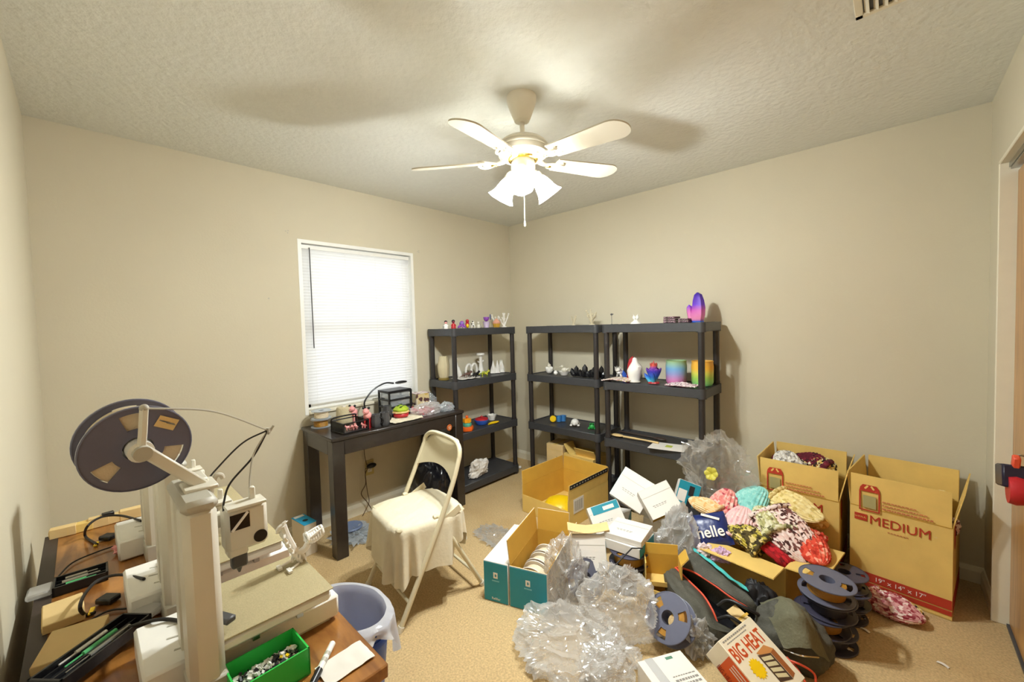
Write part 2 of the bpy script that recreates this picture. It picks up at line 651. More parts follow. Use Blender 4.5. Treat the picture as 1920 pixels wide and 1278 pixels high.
# ------------------------------------------------------------------ window and blind
w1 = thing('window_1', '', 'window')
del w1['label'], w1['category']
w1['kind'] = 'structure'
ym, zm, ww, wh = (WY0 + WY1) / 2, (WZ0 + WZ1) / 2, WY1 - WY0, WZ1 - WZ0
f = MB()
for s in (WY0 + .012, WY1 - .012):
    f.box((-.05, s, zm), (.105, .024, wh))
f.box((-.05, ym, WZ1 - .012), (.104, ww - .0482, .0238))
obj('window_frame', f, M['vinyl'], w1, smooth=False)
obj('window_sill', MB().box((-.045, ym, WZ0 + .011), (.12, ww - .05, .022), bev=.004), M['trim'], w1)
sash = MB()
for zc in (WZ0 + .05, zm, WZ1 - .05):
    sash.box((-.092, ym, zc), (.03, ww - .05, .045))
for s in (WY0 + .045, WY1 - .045):
    sash.box((-.092, s, zm), (.03, .045, wh - .06))
obj('sash', sash, M['vinyl'], w1, smooth=False)
gm = film_mat('window_glass', (1, 1, 1), .94, .05, .01, .02)
obj('pane', MB().box((-.094, ym, (WZ0 + zm) / 2 + .02), (.004, ww - .12, wh / 2 - .08)), gm, w1, smooth=False)
obj('pane', MB().box((-.094, ym, (WZ1 + zm) / 2 - .02), (.004, ww - .12, wh / 2 - .08)), gm, w1, smooth=False)


def blind_mat():
    m = bpy.data.materials.new('vinyl_slat')
    m.use_nodes = True
    nt = m.node_tree
    nt.nodes.clear()
    out = nt.nodes.new('ShaderNodeOutputMaterial')
    df = nt.nodes.new('ShaderNodeBsdfDiffuse')
    df.inputs['Color'].default_value = (.9, .9, .88, 1)
    tl = nt.nodes.new('ShaderNodeBsdfTranslucent')
    tl.inputs['Color'].default_value = (.95, .95, .94, 1)
    mx = nt.nodes.new('ShaderNodeMixShader')
    mx.inputs[0].default_value = .55
    nt.links.new(df.outputs[0], mx.inputs[1])
    nt.links.new(tl.outputs[0], mx.inputs[2])
    nt.links.new(mx.outputs[0], out.inputs[0])
    return m


M['slat'] = blind_mat()
bl = thing('window_blind', 'closed white mini blind glowing with daylight in the window', 'blind', (-.032, ym, 0))
obj('headrail', MB().box((0, 0, WZ1 - .045), (.026, ww - .056, .028), bev=.002), M['vinyl'], bl)
sp = .0212
n = int((WZ1 - .066 - (WZ0 + .05)) / sp)
sl = MB()
a = R(66)
for k in (-1, 1):
    pass
prev = None
prof = [(-.0125, 0), (-.006, .0014), (0, .0019), (.006, .0014), (.0125, 0)]
for i, (u_, v_) in enumerate(prof):
    pass
pts = [(u_ * math.cos(a) - v_ * math.sin(a), u_ * math.sin(a) + v_ * math.cos(a)) for u_, v_ in prof]
hw = (ww - .06) / 2
vs_ = [(x, -hw, z) for x, z in pts] + [(x, hw, z) for x, z in pts]
sl.add(vs_, [(i, i + 1, 6 + i, 5 + i) for i in range(4)])
z0 = WZ1 - .072
first = obj('slat', sl, M['slat'], bl, (0, 0, z0))
for i in range(1, n):
    c = first.copy()
    COL.objects.link(c)
    c.parent = bl
    c.location = (0, 0, z0 - i * sp)
obj('bottom_rail', MB().box((0, 0, WZ0 + .036), (.022, ww - .06, .014), bev=.003), M['vinyl'], bl)
cd_ = MB()
for s in (-.36, -.12, .12, .36):
    cd_.cyl((.013, s, WZ0 + .04), (.013, s, WZ1 - .06), .0008, n=5)
obj('ladder_cord', cd_, M['vinyl'], bl)
obj('tilt_wand', MB().tube([(.022, -.375, WZ1 - .05), (.024, -.375, 1.7), (.02, -.372, 1.28)], .0038, 6), M['dgrey'], bl)

# small screw holes left by a curtain rod
hm = MB()
for yy, zz in ((-2.155, 2.075), (-2.17, 2.07), (-2.158, 2.06), (-1.13, 2.058), (-1.142, 2.05), (-1.13, 2.045)):
    hm.cyl((0, yy, zz), (.0015, yy, zz), .004, n=8)
for yy, zz in ((-2.29, 1.62),):
    hm.cyl((0, yy, zz), (.0015, yy, zz), .005, n=8)
struct('trim_4', hm, M['grey'])

# ------------------------------------------------------------------ ceiling fan
M['blade'] = mat('blade_veneer', '#cfc7b4', .4)
FX, FY = 1.71, -1.71
fan = thing('ceiling_fan', 'white five-blade ceiling fan with lit glass shades and a pull chain', 'ceiling fan', (FX, FY, H))
obj('canopy', MB().lathe([(.02, -.115), (.034, -.11), (.045, -.085), (.062, -.04), (.068, -.02), (.068, 0)], 32), M['fanwhite'], fan)
obj('downrod', MB().cyl((0, 0, -.2), (0, 0, -.1), .011, n=16), M['fanwhite'], fan)
mot = obj('motor_housing', MB().lathe([(.02, -.185), (.06, -.19), (.095, -.2), (.112, -.215), (.115, -.235), (.112, -.262), (.095, -.275), (.06, -.28), (.03, -.282)], 40), M['fanwhite'], fan)
obj('motor_band', MB().lathe([(.1155, -.222), (.1175, -.226), (.1175, -.236), (.1155, -.24)], 40, cap=False), M['cream'], mot)
tax = Vector((1.427, 1.244, 0)).normalized()      # the rotor hangs a little low on the side of the door
tilt = Matrix.Rotation(R(5.0), 4, tax)
ZB = -.285
for k in range(5):
    an = R(-146 + 72 * k)
    mb = MB()
    n = 12
    top, bot = [], []
    L0, L1, hw0, hw1 = .17, .535, .048, .064
    outl = [(L0, -hw0)] + [(L1 - hw1 + hw1 * math.sin(t * PI / n), -hw1 * math.cos(t * PI / n)) for t in range(n + 1)] + [(L0, hw0)]
    q = len(outl)
    pm = Matrix.Rotation(R(-12), 4, 'X')
    mb.add([pm @ Vector((x, y, z)) for z in (-.003, .003) for x, y in outl],
           [tuple(range(q)), tuple(range(q, 2 * q))] + [(i, (i + 1) % q, q + (i + 1) % q, q + i) for i in range(q)])
    b_ = obj('blade', mb, M['blade'], fan)
    b_.matrix_local = Matrix.Translation((0, 0, ZB)) @ tilt @ Matrix.Rotation(an, 4, 'Z')
    ir = MB()
    ir.tube([(.07, 0, .01), (.11, 0, -.004), (.15, 0, -.008), (.185, 0, -.006)], [.012, .009, .009, .008], 8, sub=3)
    for s in (-1, 1):
        ir.tube([(.12, 0, -.006), (.15, s * .03, -.008), (.19, s * .034, -.006 + s * .006), (.215, s * .018, -.004)], .0055, 6, sub=4)
        ir.cyl((.205, s * .022, -.012), (.205, s * .022, .004), .007, n=8)
    i_ = obj('blade_iron', ir, [M['fanwhite']], b_)
    br = MB()
    br.ball((.135, 0, -.013), (.02, .011, .005), 10, 6)
    obj('brass_ornament', br, M['brass'], b_)
sw = obj('switch_housing', MB().lathe([(.02, -.284), (.05, -.286), (.055, -.3), (.055, -.325), (.048, -.338), (.03, -.345), (.01, -.348)], 32), M['fanwhite'], fan)
obj('trim_ring', MB().lathe([(.056, -.29), (.066, -.287), (.07, -.283), (.066, -.279), (.05, -.279)], 32, cap=False), M['brass'], sw)


def glass_mat():
    m = bpy.data.materials.new('frosted_glass')
    m.use_nodes = True
    nt = m.node_tree
    nt.nodes.clear()
    out = nt.nodes.new('ShaderNodeOutputMaterial')
    tl = nt.nodes.new('ShaderNodeBsdfTranslucent')
    tl.inputs['Color'].default_value = (.95, .94, .9, 1)
    tr = nt.nodes.new('ShaderNodeBsdfTransparent')
    gl = nt.nodes.new('ShaderNodeBsdfPrincipled')
    gl.inputs['Base Color'].default_value = (.9, .9, .88, 1)
    gl.inputs['Roughness'].default_value = .3
    a = nt.nodes.new('ShaderNodeMixShader')
    a.inputs[0].default_value = .25
    nt.links.new(tl.outputs[0], a.inputs[1])
    nt.links.new(tr.outputs[0], a.inputs[2])
    b = nt.nodes.new('ShaderNodeMixShader')
    b.inputs[0].default_value = .15
    nt.links.new(a.outputs[0], b.inputs[1])
    nt.links.new(gl.outputs[0], b.inputs[2])
    nt.links.new(b.outputs[0], out.inputs[0])
    return m


M['glass_shade'] = glass_mat()
M['bulb'] = mat('lit_bulb', '#fff6e2', .4, emit='#fff1d8', estr=30)
for k, an in enumerate((-55, 66, -174)):
    e = bpy.data.objects.new('light_arm', None)
    arm = MB()
    an = R(an)
    dx = Vector((math.cos(an), math.sin(an), 0))
    arm.tube([dx * .03 + Vector((0, 0, -.325)), dx * .06 + Vector((0, 0, -.33)), dx * .072 + Vector((0, 0, -.345))], .011, 8, sub=3)
    la = obj('light_arm', arm, M['fanwhite'], fan)
    ax = (dx * .62 + Vector((0, 0, -.78))).normalized()
    base = dx * .062 + Vector((0, 0, -.338))
    q = ax.to_track_quat('Z', 'Y').to_matrix().to_4x4()
    MM = Matrix.Translation(base) @ q
    obj('socket', MB().lathe([(.012, -.006), (.022, 0), (.025, .016), (.025, .03)], 20, MM), M['fanwhite'], fan)
    prof = [(.026, .022), (.03, .03), (.036, .045), (.041, .065), (.045, .085), (.052, .103), (.064, .12)]
    pr2 = prof + [(r - .003, z) for r, z in prof[::-1]]
    obj('glass_shade', MB().lathe(pr2, 32, MM, cap=False, mod=lambda t, k: 1 + (.03 * math.cos(8 * t) if 5 <= k <= 8 else 0)), M['glass_shade'], fan)
    bb = obj('bulb', MB().lathe([(.010, .028), (.012, .04), (.019, .056), (.021, .068), (.017, .08), (.008, .087), (.001, .0885)], 16, MM), M['bulb'], fan)
    ld = bpy.data.lights.new('fan_bulb_light', 'POINT')
    ld.energy = LAMP_W
    ld.color = (.955, 1.0, .985)
    ld.shadow_soft_size = .035
    lo = bpy.data.objects.new('bulb_light', ld)
    COL.objects.link(lo)
    lo.parent = fan
    lo.location = base + ax * .1
obj('pull_chain', MB().tube([(.012, -.012, -.345), (.014, -.014, -.45), (.013, -.013, -.565)], .0018, 6).lathe([(.002, -.59), (.005, -.585), (.004, -.57), (.002, -.562)], 8, Matrix.Translation((.013, -.013, 0))), M['cream'], fan)

# ------------------------------------------------------------------ ceiling vent, outlet
v = thing('ceiling_vent', 'cream painted louvred air vent set in the ceiling', 'vent', (2.985, -1.36, H))
fm = MB()
for s in (-1, 1):
    fm.box((s * .125, 0, -.004), (.022, .266, .008), bev=.002)
    fm.box((0, s * .122, -.004), (.272, .022, .008), bev=.002)
obj('vent_frame', fm, M['trim'], v)
for i in range(10):
    obj('louvre', MB().box((-.104 + i * .0231, 0, -.006), (.016, .226, .0016), Matrix.Rotation(R(38), 3, 'Y')), M['trim'], v)
obj('duct_back', MB().box((0, 0, -.0012), (.24, .24, .001)), M['black'], v)

o_ = thing('wall_outlet', 'yellowed duplex wall outlet behind the dark console table', 'outlet', (.0, -1.652, .335))
obj('cover_plate', MB().box((.003, 0, 0), (.006, .07, .115), bev=.002), mat('yellowed_plate', '#c9b878', .4), o_)
for s in (-1, 1):
    rc = obj('receptacle', MB().box((.0065, 0, s * .021), (.003, .034, .028), bev=.001), M['cream'], o_)
    obj('slots', MB().box((.0083, -.006, s * .021 + .003), (.001, .002, .008)).box((.0083, .006, s * .021 + .003), (.001, .002, .008)), M['black'], rc)
pl = thing('plug_adapter', 'black plug adapter pushed into the wall outlet with brown cords', 'plug', (.0, -1.652, .335))
obj('plug_body', MB().ball((.028, .004, .018), (.018, .04, .02), 14, 8), M['black'], pl)
obj('cord', MB().tube([(.035, -.03, .01), (.04, -.055, -.03), (.05, -.06, -.1), (.035, -.09, -.17), (.05, -.055, -.24), (.06, -.02, -.31), (.07, .01, -.334)], .0035, 6, sub=5), M['cordbrown'], pl)
obj('cord', MB().tube([(.035, -.03, .012), (.037, -.053, .0), (.04, -.05, -.1), (.035, -.04, -.18), (.05, -.04, -.25), (.06, -.1, -.33)], .003, 6, sub=5), M['cordbrown'], pl)
obj('cord', MB().tube([(.03, -.03, .02), (.02, -.045, .12), (.02, -.045, .34)], .0028, 6, sub=3), M['cordbrown'], pl)
# ------------------------------------------------------------------ plastic shelf units
SZ = (.085, .52, .955, 1.388)          # tops of the four tiers


def shelf_unit(label, cx, cy, rot, W_=.75, D_=.36):
    """W_ along local x, front is local -y"""
    t = thing('shelf_unit', label, 'shelf', (cx, cy, 0), rot, 'black plastic four-tier shelf units')
    th = .06
    for z in SZ:
        mb = MB()
        zc = z - th / 2
        mb.box((0, 0, z - .012), (W_ - .02, D_ - .02, .012))
        for s in (-1, 1):
            mb.box((0, s * (D_ / 2 - .006), zc), (W_ - .05, .012, th), bev=.003)
            mb.box((s * (W_ / 2 - .006), 0, zc), (.012, D_ - .05, th), bev=.003)
            for q in (-1, 1):
                mb.cyl((s * (W_ / 2 - .03), q * (D_ / 2 - .03), z - th - .004), (s * (W_ / 2 - .03), q * (D_ / 2 - .03), z + .001), .031, n=18)
        for k in range(7):
            mb.box((-W_ / 2 + (k + 1) * W_ / 8, 0, z - .03), (.006, D_ - .03, .026))
        obj('shelf', mb, M['shelf'], t)
    zs = (0,) + SZ
    for s in (-1, 1):
        for q in (-1, 1):
            for k in range(4):
                lo, hi = (0, SZ[0] - .06) if k == 0 else (SZ[k - 1], SZ[k] - .06)
                px_, py_ = s * (W_ / 2 - .03), q * (D_ / 2 - .03)
                mb = MB().cyl((px_, py_, lo), (px_, py_, hi), .0205, n=14)
                if k:
                    mb.lathe([(.0225, lo + .001), (.0235, lo + .008), (.0225, lo + .02)], 14, Matrix.Translation((px_, py_, 0)), cap=False)
                obj('post', mb, M['post'], t)
    return t


shelf_unit('black plastic shelf unit with small toys standing beside the dark console table', .195, -.713, R(90))
shelf_unit('black plastic shelf unit in the corner with black crystal prints on its second tier', .89, -.195, 0)
shelf_unit('black plastic shelf unit with rainbow striped pots and a purple crystal vase', 1.702, -.24, 0)

# ------------------------------------------------------------------ dark console table under the window
ct = thing('console_table', 'long espresso wood console table with square legs under the window', 'table', (.265, -1.625, 0))
obj('tabletop', MB().box((0, 0, .739), (.49, 1.03, .022), bev=.004), M['espresso'], ct)
for s in (-1, 1):
    for q in (-1, 1):
        obj('leg', MB().box((s * .2, q * .47, .364), (.075, .075, .728), bev=.004), M['espresso'], ct)
    obj('apron', MB().box((s * .228, 0, .683), (.018, .865, .09), bev=.002), M['espresso'], ct)
    obj('apron', MB().box((0, s * .498, .683), (.325, .018, .09), bev=.002), M['espresso'], ct)

# ------------------------------------------------------------------ folding chair with a cloth on its seat
ch = thing('folding_chair', 'cream metal folding chair standing before the console table', 'chair', (1.12, -1.925, 0), R(-8))
HW = .205
for s in (-1, 1):
    obj('front_leg', MB().tube([(s * (HW + .01), -.235, .012), (s * (HW + .008), -.1, .27), (s * (HW + .004), .0, .46), (s * HW, .075, .62), (s * (HW - .01), .12, .73)], .0125, 10, sub=4), M['chair'], ch)
    obj('rear_leg', MB().tube([(s * (HW - .022), .245, .012), (s * (HW - .022), .1, .27), (s * (HW - .022), .0, .445), (s * (HW - .022), -.03, .46)], .0115, 10, sub=4), M['chair'], ch)
    obj('rubber_foot', MB().cyl((s * (HW + .01), -.241, .0), (s * (HW + .01), -.229, .024), .0155, n=12), M['cream'], ch)
    obj('rubber_foot', MB().cyl((s * (HW - .022), .25, .0), (s * (HW - .022), .238, .024), .0145, n=12), M['cream'], ch)
    obj('side_bracket', MB().box((s * (HW - .008), .06, .45), (.004, .12, .035), Matrix.Rotation(R(25), 3, 'X')), M['chair'], ch)
arc = [(HW - .01 - .0, .12, .73)] + [((HW - .01) * (math.cos(t) if abs(math.cos(t)) > .02 else 0) ** 1 if False else (HW - .01) * math.copysign(abs(math.cos(t)) ** .55, math.cos(t)), .12 + .022 * math.sin(t), .73 + .075 * math.sin(t) ** .75) for t in [PI * k / 14 for k in range(1, 14)]] + [(-HW + .01, .12, .73)]
obj('back_frame', MB().tube(arc, .0125, 10), M['chair'], ch)
bp_ = MB()


def back_pt(u_, v_):
    x = (u_ * 2 - 1) * (HW - .012)
    e = abs(u_ * 2 - 1)
    zt = .80 - .075 * max(0, (e - .55) / .45) ** 2
    zb = .615 + .035 * (1 - e ** 2) - .0
    z = zb + (zt - zb) * v_
    y = .072 + (z - .615) * .42 + .022 * (1 - e * e)
    return Vector((x, y, z))


bp_.sheet(24, 12, back_pt, .006)
obj('backrest', bp_, M['chair'], ch)
obj('back_piping', MB().tube([back_pt(k / 24, .93) + Vector((0, -.005, 0)) for k in range(1, 24)], .0022, 6), M['grey'], ch)
obj('seat', MB().box((0, -.03, .445), (.36, .37, .02), bev=.008), M['chair'], ch)
for y_, z_, w_ in ((-.18, .105, HW + .005), (.205, .085, HW - .025)):
    obj('cross_bar', MB().cyl((-w_, y_, z_), (w_, y_, z_), .008, n=10), M['chair'], ch)

cl = MB()
NT, NS = 120, 26


def cloth_pt(i, j):
    t = 2 * PI * i / NT
    # rounded-rectangle edge of the seat
    c, s_ = math.cos(t), math.sin(t)
    ex = math.copysign(abs(c) ** .42, c) * .196
    ey = math.copysign(abs(s_) ** .42, s_) * .196 - .03
    top = 14
    nz = noise.noise(Vector((ex * 9, ey * 9, 3.1)))
    if j <= top:
        k = j / top
        x, y = ex * k, -.03 + (ey + .03) * k
        z = .459 + .0035 * noise.noise(Vector((x * 14, y * 9, 0))) + .004 * noise.noise(Vector((x * 40 + y * 22, y * 8, 5)))
        if k > .9:
            z -= (k - .9) * .05
        return Vector((x, y, z))
    k = (j - top) / (NS - top)
    front = max(0, -s_) ** .8
    rear = max(0, s_)
    hang = .15 + .11 * front * (.8 + .3 * math.sin(t * 5 + 1)) + .025 * math.sin(t * 7) + .08 * max(0, c) * (s_ < .3)
    if rear > .75:
        hang = .2 if c > .15 else .06
    hang = max(.05, hang)
    wv = (.016 * math.sin(t * 17 + nz * 3) + .012 * math.sin(t * 9 + 2)) * k
    n_ = Vector((c, s_, 0))
    d = .008 + wv + .012 * k * front
    return Vector((ex, ey, .454)) + n_ * d - Vector((0, 0, hang * k))


vs_ = [cloth_pt(i, j) for j in range(NS + 1) for i in range(NT)]
cl.add(vs_, [(j * NT + i, j * NT + (i + 1) % NT, (j + 1) * NT + (i + 1) % NT, (j + 1) * NT + i) for j in range(NS) for i in range(NT)])
co = obj('seat_cover', cl, M['cloth'], None, (1.12, -1.925, 0), R(-8), ang=80)
tag(co, 'cream cloth draped over the seat of the folding chair', 'cloth')

# ------------------------------------------------------------------ waste bin
bn = thing('waste_bin', 'blue plastic waste bin with a liner hanging over its rim', 'waste bin', (1.485, -2.50, 0), R(8))
el = Matrix.Diagonal((1.32, .88, 1, 1))
prof = [(.1, 0), (.132, .355), (.142, .36), (.142, .348), (.136, .345), (.128, .355), (.097, .008), (.0, .008)]
obj('bucket', MB().lathe(prof, 40, el, cap=False).lathe([(.0, .0), (.1, .0)], 40, el, cap=False), M['bin'], bn)
obj('bin_rib', MB().lathe([(.1295, .29), (.1345, .295), (.1345, .31), (.131, .316)], 40, el, cap=False), M['bin'], bn)
lm = MB()


def liner_pt(u_, v_):
    t = 2 * PI * u_
    nz = noise.noise(Vector((math.cos(t) * 3, math.sin(t) * 3, v_ * 4)))
    if v_ < .6:
        k = v_ / .6
        r, z = .088 + .036 * k + nz * .004, .06 + .33 * k
    else:
        k = (v_ - .6) / .4
        drop = .03 + .17 * max(0, math.cos(t - 1.1)) ** 5
        r, z = .1455 + .012 * k * (1 + math.sin(t * 11)) + nz * .006, .372 - drop * k
    return el @ Vector((r * math.cos(t), r * math.sin(t), z))


lm.grid(80, 26, liner_pt)
obj('bin_liner', lm, M['liner'], bn, ang=60)

# ------------------------------------------------------------------ work table by the left wall
TZ = .75
wt = thing('work_table', 'scratched brown wood work table carrying three desktop printers', 'table', (1.59, -2.995, 0))
obj('tabletop', MB().box((0, 0, TZ - .014), (1.30, .48, .028), bev=.003), M['desk_top'], wt)
obj('dark_strip', MB().box((0, -.237, TZ - .012), (1.3, .03, .029)), M['dark_brown'], wt)  # dark strip along the wall side of the table top
for s in (-1, 1):
    obj('end_panel', MB().box((s * .62, 0, (TZ - .028) / 2), (.02, .42, TZ - .028), bev=.002), M['desk_top'], wt)
obj('back_panel', MB().box((0, -.2, .5), (1.22, .014, .4)), M['dark_brown'], wt)

# ------------------------------------------------------------------ desktop printers


def printer(label, x0, dz=0.0):
    p = thing('desktop_printer', label, 'printer', (x0, -3.0, TZ), 0, 'desktop printers in a row on the work table')
    b = MB()
    b.box((.09, -.048, .032), (.18, .088, .058), bev=.005)
    obj('power_base', b, M['white'], p)
    for k in range(3):
        obj('vent_slot', MB().box((.05 + k * .045, -.03, .0615), (.004, .03 + .012 * (k % 2), .001), R(-18)), M['grey'], p)
    obj('base', MB().box((.1, .105, .03), (.2, .265, .05), bev=.006).box((.1, .105, .004), (.18, .23, .008)), M['white'], p)
    obj('bed_rail', MB().box((.115, .07, .062), (.2, .012, .014)).box((.115, .15, .062), (.2, .012, .014)), M['metal'], p)
    bd = obj('heated_bed', MB().box((.135, .108, .083), (.2, .2, .022), bev=.006), M['white'], p)
    obj('build_plate', MB().box((.135, .108, .0975), (.206, .206, .003), bev=.001), M['plate'], bd)
    c = MB()
    c.box((.225, -.012, .19), (.07, .05, .33), bev=.011)
    col_ = obj('column', c, M['cream'], p)
    obj('rear_column', MB().box((.13, -.012, .19), (.05, .046, .33), bev=.008), M['cream'], col_)
    obj('guide_slot', MB().box((.172, -.012, .195), (.036, .03, .3)), M['black'], col_)
    obj('column_foot', MB().box((.225, -.012, .03), (.075, .055, .05), bev=.004), M['grey'], p)
    obj('column_cap', MB().box((.18, -.012, .36), (.17, .052, .022), bev=.008), M['grey'], p)
    obj('gantry_arm', MB().box((.085, .055, .262), (.022, .15, .03), bev=.003).box((.085, .0, .262), (.05, .05, .06), bev=.005), M['cream'], p, (0, 0, dz))
    h = obj('tool_head', MB().box((.12, .081, .25), (.05, .076, .09), bev=.008).box((.125, .064, .21), (.035, .035, .03), bev=.004), M['cream'], p, (0, 0, dz))
    obj('head_window', MB().box((.1455, .068, .268), (.002, .034, .032)), M['screen'], h)
    obj('window_stripe', MB().box((.147, .068, .268), (.002, .005, .043), Matrix.Rotation(R(-42), 3, 'X')), M['white'], h)
    obj('fan_guard', MB().cyl((.144, .103, .225), (.147, .103, .225), .0125, n=20), M['black'], h)
    obj('head_ledge', MB().box((.13, .081, .297), (.045, .07, .006), bev=.001).box((.12, .097, .31), (.012, .011, .03), bev=.002), M['cream'], h)
    obj('nozzle_shroud', MB().box((.13, .066, .185), (.02, .028, .03), bev=.003).cyl((.13, .066, .172), (.13, .066, .158), .007, .002, n=10), M['dgrey'], h)
    obj('wiper', MB().box((.2, .02, .12), (.05, .02, .012), R(25), bev=.003), M['dgrey'], p)
    return p


pr1 = printer('cream desktop printer with a toothed skeleton print on its bare build plate', 1.84)
pr2 = printer('x', 1.536, -.085)
pr2.location.x = 1.536
pr2['label'] = 'cream desktop printer between two like it on the wooden work table'
pr3 = printer('x', 1.16, -.085)
pr3.location.x = 1.16
pr3['label'] = 'cream desktop printer at the end of the work table beside small boxes'


# ------------------------------------------------------------------ filament spools
def flange(mb, r_in, r_out, z, th, wins, w0, w1, n=72, mi=0, off=0):
    """disc with trapezoid windows"""
    rad = (r_in, w0, w1, r_out)
    solid = lambda k, i: 0 <= k <= 2 and (k != 1 or not wins or ((i + off) % (n // wins)) >= (n // wins) * .22)
    pt = lambda k, i, s: (rad[k] * math.cos(2 * PI * i / n), rad[k] * math.sin(2 * PI * i / n), z + s * th / 2)
    for k in range(3):
        for i in range(n):
            if not solid(k, i):
                continue
            for s in (-1, 1):
                mb.add([pt(k, i, s), pt(k + 1, i, s), pt(k + 1, i + 1, s), pt(k, i + 1, s)], [(0, 1, 2, 3)], mi)
            if not solid(k - 1, i):
                mb.add([pt(k, i, -1), pt(k, i + 1, -1), pt(k, i + 1, 1), pt(k, i, 1)], [(0, 1, 2, 3)], mi)
            if not solid(k + 1, i):
                mb.add([pt(k + 1, i, -1), pt(k + 1, i + 1, -1), pt(k + 1, i + 1, 1), pt(k + 1, i, 1)], [(0, 1, 2, 3)], mi)
            if not solid(k, (i - 1) % n):
                mb.add([pt(k, i, -1), pt(k + 1, i, -1), pt(k + 1, i, 1), pt(k, i, 1)], [(0, 1, 2, 3)], mi)
            if not solid(k, (i + 1) % n):
                mb.add([pt(k, i + 1, -1), pt(k + 1, i + 1, -1), pt(k + 1, i + 1, 1), pt(k, i + 1, 1)], [(0, 1, 2, 3)], mi)


def spool(label, r, wid, m_fl, m_fil, fill=.8, wins=3, group=None, name='filament_spool', off=0):
    t = thing(name, label, 'spool', group=group)
    for s in (-1, 1):
        mb = MB()
        flange(mb, r * .28, r, s * wid / 2, .003, wins, r * .48, r * .86, off=off)
        mb.lathe([(r * .985, s * wid / 2 - .003), (r * 1.01, s * wid / 2 - .002), (r * 1.01, s * wid / 2 + .002), (r * .985, s * wid / 2 + .003)], 48, cap=False)
        obj('flange', mb, m_fl, t)
    mb = MB().lathe([(r * .28, -wid / 2), (r * .28, wid / 2), (r * .33, wid / 2), (r * .33, -wid / 2), (r * .28, -wid / 2)], 32, cap=False)
    obj('hub', mb, m_fl, t)
    if m_fil:
        k = 12
        pr = [(r * .34, -wid / 2 + .003)] + [(r * fill + (.0015 if i % 2 else 0), -wid / 2 + .003 + (wid - .006) * i / k) for i in range(k + 1)] + [(r * .34, wid / 2 - .003)]
        obj('filament', MB().lathe(pr, 48, cap=False), m_fil, t)
    return t


def aim(o, loc, axis, spin=0.0):
    q = Vector(axis).normalized().to_track_quat('Z', 'Y').to_matrix().to_4x4()
    o.matrix_world = Matrix.Translation(loc) @ q @ Matrix.Rotation(spin, 4, 'Z')
    return o


big = spool('dark grey filament spool with cream filament held above the work table', .074, .05, M['spool_mid'], M['fil_cream'], .84, 3, off=10)
c0 = Vector((1.985, -3.081, 1.212))
tocam = (CAM - c0).normalized()
ax0 = (tocam + _r * .32 - _u * .38).normalized()
aim(big, c0, ax0, R(12))
lb = obj('label_sticker', MB().box((.045, .03, .0288), (.03, .02, .0006), R(-40)), M['card_lt'], big)
obj('sticker_print', MB().box((.043, .034, .0293), (.016, .002, .0004), R(-40)).box((.047, .03, .0293), (.02, .002, .0004), R(-40)).box((.05, .026, .0293), (.014, .0015, .0004), R(-40)), M['greyink'], lb)
hd = thing('spool_holder', 'cream spool arm bolted on the column with filament guide tube', 'spool holder', (2.02, -3.0, 1.122))
hubp = Vector((2.02, -3.0, 1.122))
hc = c0 + ax0 * .045
for q_, n_ in ((0, 0),):
    pass
obj('lower_arm', MB().box(((hc + hubp) / 2 - hubp + Vector((0, 0, .005))), ((hc - hubp).length + .02, .012, .02), (hc - hubp).normalized().to_track_quat('X', 'Z').to_matrix(), bev=.003), M['cream'], hd)
tp = U(270, 765, X=2.03) - hubp
obj('upper_arm', MB().tube([hc - hubp, (hc - hubp + tp) / 2 + Vector((.003, 0, 0)), tp], .0065, 6), M['cream'], hd)
obj('pivot_knob', MB().cyl(hc - hubp - ax0 * .012, hc - hubp + ax0 * .012, .013, n=16), M['grey'], hd)
obj('axle', MB().cyl(c0 - hubp - ax0 * .03, hc - hubp, .018, n=20), M['white'], hd)
obj('guide_eye', MB().ball(tp, .007, 10, 8), M['grey'], hd)
ap = U(502, 806, X=1.93)
obj('bracket', MB().box((-.03, .0, .006), (.06, .03, .012), bev=.003).box((.0, 0, -.0), (.06, .05, .008), bev=.002), M['cream'], hd)
obj('guide_tube', MB().tube([tp, (tp + ap - hubp) / 2 + Vector((0, 0, .018)), ap - hubp], .0018, 6, sub=8), M['grey'], hd)
cb = thing('filament_tube', 'thin dark guide tubes looping over the tool head to a clip', 'tube', ap)
hx = Vector((1.84 + .12, -2.888, TZ + .34))
obj('dark_tube', MB().tube([(0, 0, 0), U(455, 830, X=1.94) - ap, U(405, 880, X=1.96) - ap, U(386, 905, X=1.975) - ap], .0017, 6, sub=8), M['rubber'], cb)
obj('dark_tube', MB().tube([(0, 0, 0), U(475, 855, X=1.94) - ap, U(432, 905, X=1.95) - ap, U(420, 940, X=1.955) - ap, U(419, 958, X=1.96) - ap], .0022, 6, sub=8), M['rubber'], cb)
obj('pale_tube', MB().tube([(0, 0, 0), U(476, 850, X=1.94) - ap, U(469, 890, X=1.95) - ap, U(468, 915, X=1.96) - ap], .0018, 6, sub=8), M['grey'], cb)
obj('tube_clip', MB().box((0, 0, 0), (.01, .006, .01), .6).cyl((0, 0, -.01), (0, .012, .008), .0025, n=6), M['grey'], cb)
hk = thing('tube_guide_hook', 'cream hooked tube guide standing on the printer gantry arm', 'hook', (1.965, -2.985, TZ + .3))
obj('hook', MB().tube([U(392, 945, X=1.965) - Vector(hk.location), U(398, 915, X=1.965) - Vector(hk.location), U(404, 893, X=1.965) - Vector(hk.location), U(414, 890, X=1.965) - Vector(hk.location), U(418, 896, X=1.965) - Vector(hk.location)], .0045, 8, sub=5), M['cream'], hk)
# ------------------------------------------------------------------ small printed things on the shelves
def on1(px, tier, x=.2, py=680):
    p = U(px, py, X=x)
    return Vector((x, min(-.365, max(-1.06, p.y)), SZ[tier]))


